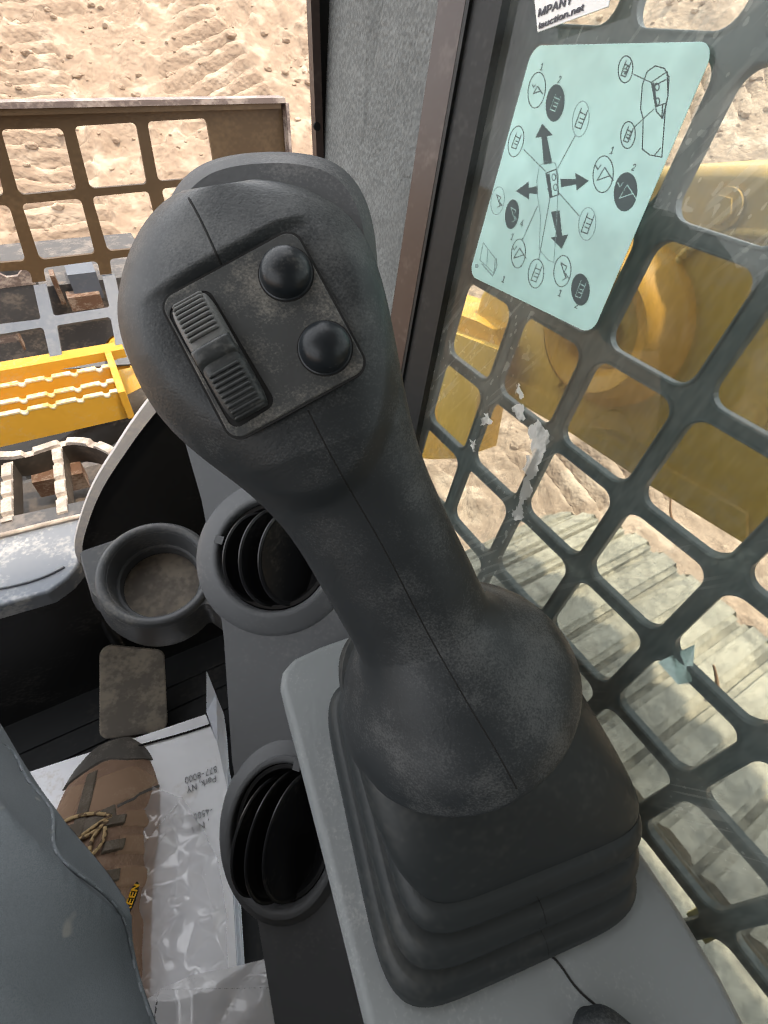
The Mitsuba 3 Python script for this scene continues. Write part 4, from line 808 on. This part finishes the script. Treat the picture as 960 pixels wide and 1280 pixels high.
# rear half of the head, set back behind a parting line
ro = spline(np.c_[[(208, 262), (222, 232), (250, 207), (290, 194), (330, 190), (385, 193), (422, 206), (450, 236), (466, 280), (472, 330), (476, 390), (470, 450), (420, 480), (330, 470), (240, 420), (200, 340), (208, 262)], np.zeros(17)], 161)[:-1, :2]
rcx = np.array([345, 330.0])
def rring(D, s): q = rcx + (ro - rcx) * s; return np.array([at_d(x, y, D) for x, y in q])
part('rear_shell', loft([rring(0.166, 0.90), rring(0.172, 0.955), rring(0.180, 0.985), rring(0.1895, 1.0), rring(0.1898, 0.985), rring(0.1915, 0.985), rring(0.1917, 1.0), rring(0.205, 0.985), rring(0.216, 0.94), rring(0.224, 0.84), rring(0.228, 0.6)]), 'grip_rear_plastic', joy, smooth=35)
# --- button face
FP = frame(CAM + M[:, 2] * ZF, M[:, 0], -M[:, 1])            # local metres on the face; local z towards the operator
kf = ZF / FOC
def fp(px, py): return np.array([(px - 480) * kf, -(py - 640) * kf])
dirx = fp(368, 288) - fp(203, 378); angp = math.atan2(dirx[1], dirx[0])
pc = (fp(203, 378) + fp(461, 463)) / 2
pw_, ph_ = np.linalg.norm(fp(368, 289) - fp(201, 379)), np.linalg.norm(fp(293, 556) - fp(201, 379))
def on_face(poly, dz=0.0, h=0.001): return prism(affinity.rotate(poly, math.degrees(angp), origin=(0, 0)), h, dz)
plate = Polygon([tuple(fp(*q)) for q in [(200, 379), (369, 287), (464, 463), (293, 557)]])
pl1 = plate.buffer(-0.0052).buffer(0.0052, quad_segs=10); pl2 = pl1.buffer(-0.00055)
slot_pts = [(214, 392), (262, 366), (345, 506), (295, 537)]
slot = Polygon([tuple(fp(*q)) for q in slot_pts]).buffer(-0.0028).buffer(0.0034, quad_segs=10)
part('panel_gap', moved(prism(pl1.buffer(0.0002), 0.0006, 0.0012), FP), 'gap_black', joy, smooth=False)
pm = rounded(pl2, 0.0012, 0.0004, steps=3, n=240, z0=0.0010)
pmm = m3.Manifold(m3.Mesh(np.asarray(pm.vertices, np.float32), np.asarray(pm.faces, np.uint32)))
cutm = prism(slot, 0.01, -0.003); cutm = m3.Manifold(m3.Mesh(np.asarray(cutm.vertices, np.float32), np.asarray(cutm.faces, np.uint32)))
res = (pmm - cutm).to_mesh(); plm = trimesh.Trimesh(res.vert_properties[:, :3], res.tri_verts, process=True)
part('button_panel', moved(plm if len(plm.faces) > 50 else pm, FP), 'panel_plastic', joy, smooth=30, label='dusty inset button panel')
rk_axis = fp(320, 523) - fp(240, 381); rl_ = np.linalg.norm(rk_axis); ra = math.atan2(rk_axis[1], rk_axis[0]); rcn = (fp(214, 392) + fp(345, 506) + fp(262, 366) + fp(295, 537)) / 4
FRk = FP @ trimesh.transformations.translation_matrix([rcn[0], rcn[1], 0.0]) @ trimesh.transformations.rotation_matrix(ra, [0, 0, 1])
RLn, RWd = rl_ * 0.965, np.linalg.norm(fp(214, 392) - fp(262, 366)) * 0.97
rings = []
for x in np.linspace(-RLn / 2, RLn / 2, 60):
    u = x / (RLn / 2); ht = 0.0016 + 0.0054 * math.sqrt(max(0, 1 - u * u)) ** 0.8; wv = RWd / 2 * (1 - 0.16 * abs(u) ** 8)
    t = np.arange(40) * 2 * np.pi / 40; c, s = np.cos(t), np.sin(t); k = (np.abs(c) ** 5 + np.abs(s) ** 5) ** (-1 / 5)
    rings.append(np.c_[np.full(40, x), wv * c * k, 0.0012 + (ht) * np.maximum(s * k, -0.3)])
rk = part('rocker_switch', moved(loft(rings[29:]), FRk), 'rocker_plastic', joy, smooth=50, label='ribbed thumb rocker switch, dusty at its upper end')
key = numbered(rk + '__worn_half'); scene[key] = ply(moved(loft(rings[:30]), FRk), 'rocker_dusty', smooth=50)
hump = []
for x, hh in zip(np.linspace(-0.0036, 0.0036, 13), [0.2, 0.75, 0.95, 1, 1, 1, 0.98, 0.95, 0.9, 0.8, 0.6, 0.3, 0.05]):
    t = np.arange(32) * 2 * np.pi / 32; c, s = np.cos(t), np.sin(t); k = (np.abs(c) ** 5 + np.abs(s) ** 5) ** (-1 / 5)
    hump.append(np.c_[np.full(32, x), RWd * 0.485 * c * k, 0.0064 + 0.0034 * hh * np.maximum(s * k, -0.3)])
key = numbered(rk + '__thumb_ridge'); scene[key] = ply(moved(loft(hump), FRk), 'rocker_plastic', smooth=50)
for sgn_, nr in ((-1, 9), (1, 9)):
    for q in range(nr):
        x = sgn_ * (0.0062 + q * 0.00168); u = x / (RLn / 2); zt_ = 0.0028 + 0.0054 * math.sqrt(max(0, 1 - u * u)) ** 0.8
        rb = tube([[x, -RWd * 0.36, zt_ - 0.0002], [x, -RWd * 0.32, zt_ + 0.0004], [x, RWd * 0.32, zt_ + 0.0004], [x, RWd * 0.36, zt_ - 0.0002]], 0.00056, 8)
        key = numbered(rk + '__rib'); scene[key] = ply(moved(rb, FRk), 'rocker_dusty' if sgn_ < 0 else 'rocker_plastic', smooth=True)
for (bx, by, br) in ((359.5, 347, 31.5), (407.5, 438.5, 31.5)):
    c2 = fp(bx, by); r_ = br * kf
    pb = [(r_ * 1.05, 0.0), (r_ * 1.05, 0.0006)] + [(r_ * math.cos(a_) , 0.0008 + 0.0062 * math.sin(a_) ** 0.92) for a_ in np.linspace(0, math.pi / 2 - 0.03, 18)]
    part('push_button', moved(revolve([(max(r, 0.0001), z) for r, z in pb], 64), FP @ trimesh.transformations.translation_matrix([c2[0], c2[1], 0.0021])), 'button_rubber', joy, smooth=40)
    part('button_gap', moved(revolve([(r_ * 1.10, 0), (r_ * 1.10, 0.0004), (r_ * 1.0, 0.0004)], 48), FP @ trimesh.transformations.translation_matrix([c2[0], c2[1], 0.0020])), 'gap_black', joy, smooth=False)
# joint down the skirt, from the grip to the rim
seam([(556, 830), (578, 868), (600, 905), (622, 942), (640, 975), (646, 986)], 70, 0.00034)
boot_cam = trimesh.Trimesh((np.asarray(meshkit.WRITTEN[scene[joy + '__bellows_boot']['filename']][0]) - CAM) @ M, meshkit.WRITTEN[scene[joy + '__bellows_boot']['filename']][1], process=False)
seam([(671, 1120), (678, 1136), (683, 1155)], 16, 0.00030, mesh=boot_cam, name='boot_joint')
seam([(674, 1160), (683, 1178), (686, 1204)], 16, 0.00018, mesh=boot_cam, name='boot_joint')

# ================================================================ FLOOR: pedal, documents in plastic, shoe and leg
p0 = at_y(165, 870, 0.37); nP = np.array([0, -0.72, 0.69]); FPd = frame(p0, [1, 0, 0], [0, 0.69, 0.72]); FPdi = np.linalg.inv(FPd)
pp = Polygon([(FPdi @ np.r_[at_p(px, py, p0, nP), 1])[:2] for px, py in [(124, 806), (205, 814), (210, 914), (124, 926)]]).buffer(-0.012).buffer(0.012, quad_segs=6)
ped = thing('foot_pedal', 'dusty brown foot pedal plate hanging above the documents', 'pedal')
part('plate', moved(rounded(pp, 0.008, 0.002, n=120, z0=-0.008), FPd), 'pedal_metal', ped, smooth=40)
part('arm', tube([p0 - nP * 0.012, p0 + [0, 0.07, -0.01], p0 + [0, 0.09, 0.08]], 0.008, 10), 'panel_black', ped, smooth=True)
zd = Z0 - 0.655
doc = thing('document_stack', 'white printed documents lying on the cab floor beside the shoe', 'documents')
dq = [at_z(px, py, zd)[:2] for px, py in [(-30, 985), (40, 964), (160, 925), (257, 893), (272, 930), (284, 985), (296, 1215), (240, 1245), (170, 1262), (20, 1240)]]
dm = trimesh.creation.triangulate_polygon(Polygon(list(map(tuple, dq))), engine='earcut'); dv2, df2 = dm
top = tess(trimesh.Trimesh(np.c_[dv2, np.zeros(len(dv2))], df2), 0.012)
def sheet_z(x, y): P_ = np.stack([x, y, 0 * x], -1); return zd + 0.004 * (meshkit.fbm(P_ * 14, 2, 3) - 0.5)
v = top.vertices.copy(); v[:, 2] = sheet_z(v[:, 0], v[:, 1]); part('top_sheet', trimesh.Trimesh(v, top.faces, process=False), 'paper', doc, smooth=True)
for k in range(6):
    z = zd - 0.006 - k * 0.0062; po = Polygon(list(map(tuple, dq))).buffer(-0.0008)
    part('sheet_bundle', moved(prism(affinity.translate(po, 0.0012 * ((k * 37) % 5 - 2) + 0.0008 * k, 0.001 * ((k * 17) % 3)), 0.0055), tr_(z - 0.0015)), 'paper_edge', doc, smooth=False)
fl_ = [at_z(258, 890, zd), at_z(272, 930, zd), at_z(284, 985, zd)]
flap = [at_d(258, 838, 0.645), at_d(270, 868, 0.65), at_d(280, 893, 0.655), at_d(293, 990, 0.66)]
part('raised_flap', trimesh.Trimesh(np.array([fl_[0], fl_[1], fl_[2], flap[0], flap[1], flap[2], flap[3]]), [[0, 1, 4], [0, 4, 3], [1, 5, 4], [1, 2, 5], [2, 6, 5]], process=False), 'paper_edge', doc, smooth=False)
part('printed_rule', tube(spline([at_z(px, py, zd + 0.0028) for px, py in [(150, 941), (165, 935), (200, 925), (235, 915), (262, 906)]], 20), 0.0014, 6), 'gap_black', doc, smooth=True)
def ptext(s, P0, P1, hpx):
    o, x1 = at_z(*P0, zd + 0.0028), at_z(*P1, zd + 0.0028); t = meshkit.text_mesh(s, 0.01, 0.0003); k = np.linalg.norm(x1 - o) / t.bounds[1][0]; h = np.linalg.norm(at_z(P0[0], P0[1] + hpx, zd) - at_z(*P0, zd)) / 0.01
    t.apply_scale([k, h, 1]); xd = (x1 - o) / np.linalg.norm(x1 - o); yd = np.cross([0, 0, 1], xd); part('lettering', moved(t, frame(o, xd, yd)), 'print_grey', doc, smooth=False)
ptext('877-8000', (271, 957), (231, 972), 8); ptext('Park, NY', (270, 969), (233, 984), 8); ptext('-4500', (266, 1008), (242, 1018), 8); ptext(', NH', (262, 1024), (240, 1034), 8)
# crumpled clear film over the lower part of the documents
from scipy.interpolate import LinearNDInterpolator
def crumple(outline_px, zfun, n, amp, res, seed, name, label):
    r_ = np.random.default_rng(seed); pg = Polygon([tuple(zfun(px, py)[:2]) for px, py in outline_px]); x0, y0, x1, y1 = pg.bounds
    zr = zfun(*outline_px[0])[2]
    pts = np.c_[r_.uniform(x0 - 0.02, x1 + 0.02, n), r_.uniform(y0 - 0.02, y1 + 0.02, n)]; pts = np.vstack([pts, [[x0 - .1, y0 - .1], [x1 + .1, y0 - .1], [x1 + .1, y1 + .1], [x0 - .1, y1 + .1]]])
    f = LinearNDInterpolator(pts, np.r_[r_.uniform(0, amp, n) ** 1.0, 0, 0, 0, 0]); f2 = LinearNDInterpolator(r_.permutation(pts), np.r_[r_.uniform(0, amp * 0.35, n), 0, 0, 0, 0])
    vv, ff = trimesh.creation.triangulate_polygon(pg, engine='earcut'); mm = tess(trimesh.Trimesh(np.c_[vv, np.zeros(len(vv))], ff), res)
    v = mm.vertices.copy(); v[:, 2] = zr + np.nan_to_num(f(v[:, :2])) + np.nan_to_num(f2(v[:, :2])) + 0.003 * (meshkit.fbm(v * 60, 2, seed) - 0.5); mm = trimesh.Trimesh(v, mm.faces, process=False); trimesh.smoothing.filter_laplacian(mm, iterations=2); return mm
zf = lambda px, py: at_z(px, py, zd + 0.006)
f1 = crumple([(196, 985), (232, 1000), (262, 1048), (278, 1080), (285, 1120), (292, 1235), (180, 1275), (120, 1230), (150, 1120)], zf, 170, 0.020, 0.0035, 4, '', '')
single('clear_film', f1, 'plastic_film', 'crumpled clear plastic film over the lower half of the documents', 'plastic film', smooth=True)
zb_ = Z0 - 0.56
zf2 = lambda px, py: at_z(px, py, zb_)
f2m = crumple([(150, 1262), (205, 1236), (250, 1218), (300, 1208), (340, 1198), (375, 1194), (408, 1204), (432, 1232), (450, 1300), (430, 1420), (180, 1420)], zf2, 60, 0.020, 0.005, 9, '', '')
single('plastic_bag', f2m, 'milky_film', 'milky crumpled plastic bag at the bottom edge beside the console', 'plastic bag', smooth=True)
hc_ = []
for i in range(16):
    for j in range(8):
        o = at_z(188 + i * 9.5 + (j % 2) * 4.7, 1262 + j * 9, zb_ - 0.03); hc_.append(moved(trimesh.creation.torus(0.0042, 0.0012, 8, 5), trimesh.transformations.translation_matrix(o)))
struct('bubble_mat', cat(hc_ + [box(at_z(240, 1330, zb_ - 0.034), [0.10, 0.07, 0.004])]), 'machine_grey', 'grey dimpled mat under the plastic bag', smooth=30, kind='stuff')

# --- person: lower leg and thigh in grey trousers, brown hiking shoe
per = thing('person', 'seated person in grey trousers wearing a brown hiking shoe', 'person')
tz = Z0 - 0.35
path = [np.array([-0.13, -0.42, tz - 0.03]), np.array([-0.155, -0.22, tz - 0.025]), at_z(-20, 1900, tz - 0.02), at_z(-50, 1600, tz - 0.015), at_z(-92, 1400, tz - 0.01), at_z(-122, 1290, tz), at_z(-166, 1160, tz), at_z(-232, 985, tz), at_z(-270, 915, tz - 0.01)]
knee = path[-1]; ank = np.array([-0.235, 0.09, Z0 - 0.60])
path += [knee + (ank - knee) * 0.35 + np.array([-0.01, 0.03, 0.0]), knee + (ank - knee) * 0.7, ank]
NR = 230
sp_ = spline(path, NR); rad = np.interp(np.linspace(0, 1, NR), [0, 0.5, 0.70, 0.78, 0.9, 1], [0.092, 0.088, 0.084, 0.072, 0.052, 0.044])
lt = tube(sp_, rad, 320); v = lt.vertices.copy(); ctr = sp_[np.minimum(np.arange(len(v)) // 320, NR - 1)]; ctr[-2:] = v[-2:]
nr_ = v - ctr; ln_ = np.linalg.norm(nr_, axis=1, keepdims=True); nr_ = nr_ / np.maximum(ln_, 1e-9)
dpx = np.c_[((v - CAM) @ M)[:, 0], ((v - CAM) @ M)[:, 1]]
ldir = path[7] - path[4]; ldir /= np.linalg.norm(ldir); lper = np.cross(ldir, [0, 0, 1]); fold_c = v @ lper + 0.12 * (v @ ldir); along = v @ ldir
fph = fold_c * 120 + 2.2 * meshkit.noise(np.c_[along * 5, fold_c * 7, 0 * along]); fd = -0.003 + 0.0085 * (1 - np.abs(np.sin(fph))) ** 1.5 * np.clip(1.3 * meshkit.noise(np.c_[along * 5, fold_c * 22, 0 * along], 4) + 0.15, 0.3, 1) + 0.010 * (meshkit.fbm(v * [8, 8, 8], 3, 2) - 0.5)
v = v + nr_ * fd[:, None] * (ln_ > 1e-6)
lt = trimesh.Trimesh(v, lt.faces, process=False)
tl_k = part('trouser_leg', lt, 'trouser_cloth', per, smooth=True, label='grey creased trouser leg')
vn = lt.vertex_normals[:NR * 320].reshape(NR, 320, 3); vv_ = lt.vertices[:NR * 320].reshape(NR, 320, 3); sp1 = []
for k in range(int(0.2 * NR), int(0.70 * NR)):
    vd_ = CAM - vv_[k]; vd_ /= np.linalg.norm(vd_, axis=1, keepdims=True); fac = (vn[k] * vd_).sum(1); rt_ = ((vv_[k] - sp_[k]) @ M[:, 0]) > 0
    i_ = np.argmin(np.where(rt_, np.abs(fac - 0.22), 9)); sp1.append(vv_[k, i_] + vn[k, i_] * 0.0004)
key = numbered(tl_k + '__seam'); scene[key] = ply(tube(spline(np.array(sp1)[::6], 200), 0.0011, 6), 'trouser_cloth', smooth=True)
sm_ = spline(np.array(sp1)[::6], 400); st_ = [tube(sm_[q:q + 3] + [0, 0, 0.0012], 0.0005, 5) for q in range(0, 396, 5)]
key = numbered(tl_k + '__stitching'); scene[key] = ply(cat(st_), 'stitching', smooth=False); labels[key] = {'kind': 'stuff'}
# shoe, built along the foot from toe to heel
sz = floor_z + 0.004
toe, heel = np.array([-0.164, 0.345, Z0 - 0.655]), np.array([-0.212, 0.055, Z0 - 0.655])
fx = (toe - heel); fx[2] = 0; LF = np.linalg.norm(fx); fx /= LF; fy = np.cross([0, 0, 1], fx)
prof = np.array([(0.0, 0.003, 0.020), (0.010, 0.017, 0.032), (0.03, 0.028, 0.041), (0.07, 0.0395, 0.048), (0.12, 0.048, 0.056), (0.2, 0.0565, 0.066), (0.3, 0.061, 0.080), (0.42, 0.059, 0.100), (0.55, 0.052, 0.112), (0.7, 0.047, 0.115), (0.85, 0.042, 0.113), (0.97, 0.030, 0.108), (1.0, 0.015, 0.10)])
s_ = np.r_[np.linspace(0, 0.1, 22) ** 1.0, np.linspace(0.11, 1, 70)]
from scipy.interpolate import PchipInterpolator
wI, hI = PchipInterpolator(prof[:, 0], prof[:, 1]), PchipInterpolator(prof[:, 0], prof[:, 2])
def shoe_pt(s, a, grow=0.0, lift=0.0):
    """point on the upper; s from toe 0 to heel 1, a from 0 (right side) over the top to pi (left side)"""
    w, h = wI(s) + grow, hI(s) + lift; e = 2.5
    c, sn = np.cos(a), np.sin(a); k = (np.abs(c) ** e + np.abs(sn) ** e) ** (-1 / e); sw = 1.0
    y = -w * c * k; z = 0.012 + (h - 0.012) * np.maximum(sn * k, 0) ** 1.0
    return toe - fx * (s * LF) + fy * (y + 0.006 * np.sin(np.pi * s)) + np.array([0, 0, 0]) + np.array([0, 0, 1.0]) * (sz - toe[2] + z)
def shoe_loft(s0, s1, n, grow, a0=0.0, a1=np.pi, na=48, z_under=True):
    rg = []
    for s in np.linspace(s0, s1, n):
        al = np.linspace(a0, a1, na); o = [shoe_pt(s, a_, grow, grow) for a_ in al]; inn = [shoe_pt(s, a_, grow - 0.003, grow - 0.003) for a_ in al[::-1]]; rg.append(np.array(o + inn))
    return loft(rg)
up_ = shoe_loft(0.004, 1.0, 90, 0.0); up_.vertices += 0.0022 * (meshkit.fbm(up_.vertices * 60, 3, 4)[:, None] - 0.5)
sh = part('hiking_shoe', up_, 'leather', per, smooth=40, label='dusty brown leather hiking shoe')
def sub(name, mesh, mat, smooth=40): key = numbered(sh + '__' + name); scene[key] = ply(mesh, mat, smooth=smooth); return key
cap = []
for s in np.linspace(0.0015, 0.185, 26):
    al = np.linspace(0, np.pi, 48); edge = 0.155 + 0.03 * np.cos(2 * al) + 0.016 * np.cos(6 * al) * 0.5
    ss = np.minimum(s, edge); o = [shoe_pt(q, a_, 0.0032, 0.0032) for q, a_ in zip(ss, al)]; inn = [shoe_pt(q, a_, -0.0005, -0.0005) for q, a_ in zip(ss[::-1], al[::-1])]; cap.append(np.array(o + inn))
sub('toe_cap', loft(cap), 'shoe_rubber', 30)
wl = [];
for s in np.r_[np.linspace(1.0, 0.1, 40), np.linspace(0.09, 0.0, 14)]: wl.append(shoe_pt(s, 0.0, 0.0035, 0))
wl2 = [shoe_pt(s, np.pi, 0.0035, 0) for s in np.r_[np.linspace(0.0, 0.09, 14), np.linspace(0.1, 1.0, 40)]]
wlp = np.array(wl + wl2); sub('welt', tube(spline(wlp[::2], 120) + [0, 0, 0.002], 0.0055, 10), 'shoe_welt', True)
solep = Polygon([tuple(p[:2]) for p in wlp]).buffer(0.003)
sub('sole', moved(prism(solep, 0.012), tr_(sz)), 'shoe_rubber', False)
KS, KA = 0.28, 0.062
def patch(poly, grow, mat, name):
    """an overlay cut from the outline poly (metres along the shoe, metres round it) lying on the upper, its border turned down"""
    poly = polys(poly)[0]
    vv, ff = trimesh.creation.triangulate_polygon(poly, engine='earcut'); mm = tess(trimesh.Trimesh(np.c_[vv, np.zeros(len(vv))], ff), 0.0035)
    db = np.array([poly.exterior.distance(Point(*q)) for q in mm.vertices[:, :2]]); g = grow * np.clip(db / 0.0012, 0, 1) ** 0.5 + 0.0002
    return sub(name, trimesh.Trimesh(np.array([shoe_pt(q[0] / KS, q[1] / KA, gg, gg) for q, gg in zip(mm.vertices, g)]), mm.faces, process=False), mat, 40)
def band(sa, width): return LineString([(s * KS, a_ * KA) for s, a_ in sa]).buffer(width / 2, cap_style='flat')
patch(band([(0.155, 1.78), (0.25, 1.74), (0.36, 1.70), (0.44, 1.68)], 0.013), 0.0016, 'webbing', 'toe_strap')
patch(band([(0.36, 1.15), (0.385, 1.5), (0.39, 2.2)], 0.018), 0.0010, 'webbing', 'tongue_edge')
patch(Polygon([(s * KS, a_ * KA) for s, a_ in [(0.19, 0.95), (0.20, 1.6), (0.33, 1.58), (0.335, 1.22), (0.30, 0.8), (0.25, 0.52)]]).buffer(0.002), 0.0008, 'leather_light', 'vamp_panel')
patch(Polygon([(s * KS, a_ * KA) for s, a_ in [(0.19, 2.2), (0.20, 1.9), (0.33, 1.86), (0.335, 2.1), (0.30, 2.4)]]).buffer(0.002), 0.0008, 'leather_light', 'vamp_panel')
patch(band([(0.345, 1.15), (0.325, 0.9), (0.31, 0.86), (0.27, 0.42)], 0.0035), 0.0010, 'shoe_rubber', 'quarter_seam')
for s in (0.40, 0.485, 0.58): patch(band([(s, 1.0), (s + 0.004, 0.62), (s + 0.008, 0.34)], 0.017), 0.0011, 'leather_light', 'side_overlay')
for s, a_ in ((0.40, 1.12), (0.485, 1.06), (0.575, 1.06)): patch(band([(s, a_ + 0.16), (s + 0.002, a_ - 0.16)], 0.011), 0.0042, 'webbing', 'lace_loop')
for sa in ([(0.345, 2.35), (0.335, 1.9), (0.35, 1.5), (0.385, 1.2)], [(0.385, 1.2), (0.42, 1.55), (0.455, 1.9), (0.46, 2.2)], [(0.43, 2.3), (0.435, 1.9), (0.43, 1.5), (0.40, 1.22)], [(0.46, 2.1), (0.52, 1.65), (0.50, 1.35), (0.42, 1.25)], [(0.40, 1.25), (0.47, 1.4), (0.54, 1.3), (0.57, 1.2)], [(0.50, 2.0), (0.55, 1.6), (0.575, 1.25)]):
    pts = spline([shoe_pt(s, a_, 0.004, 0.004) for s, a_ in sa], 24); sub('lace', tube(pts, 0.0019, 8), 'lace', True)
# oval maker's badge on the outer side of the shoe
pb0, pb1 = at_z(166, 1108, 0), at_z(155, 1146, 0)
def on_shoe(px, py):
    best = min(((np.linalg.norm(np.array(((lambda q: (q[0] / q[2] * FOC + 480, q[1] / q[2] * FOC + 640))((shoe_pt(s, a_, 0.0012, 0.0012) - CAM) @ M))) - [px, py]), s, a_) for s in np.linspace(0.3, 1, 60) for a_ in np.linspace(0.02, 1.5, 50)))
    return shoe_pt(best[1], best[2], 0.0012, 0.0012)
ba, bb = on_shoe(171, 1103), on_shoe(156, 1146)
bx = (bb - ba); blen = np.linalg.norm(bx); bx /= blen; vd = CAM - (ba + bb) / 2; vd /= np.linalg.norm(vd); by_ = np.cross(vd, bx); Fbg = frame((ba + bb) / 2, bx, by_)
if Fbg[:3, 2] @ vd < 0: Fbg = frame((ba + bb) / 2, bx, -by_)
sub('badge', moved(prism(affinity.scale(Point(0, 0).buffer(1, quad_segs=12), blen * 0.56, blen * 0.165), 0.002, -0.001), Fbg), 'logo_black', False)
tx = meshkit.text_mesh('KEEN', blen * 0.20, 0.0008, True); tx.apply_scale([blen * 0.92 / tx.bounds[1][0], 1, 1]); tx.apply_translation([-blen * 0.46, -blen * 0.10, 0.0012])
sub('badge_lettering', moved(tx, Fbg @ trimesh.transformations.rotation_matrix(math.pi, [0, 0, 1])), 'logo_yellow', False)
# side seam of the trousers, stitched along the leg
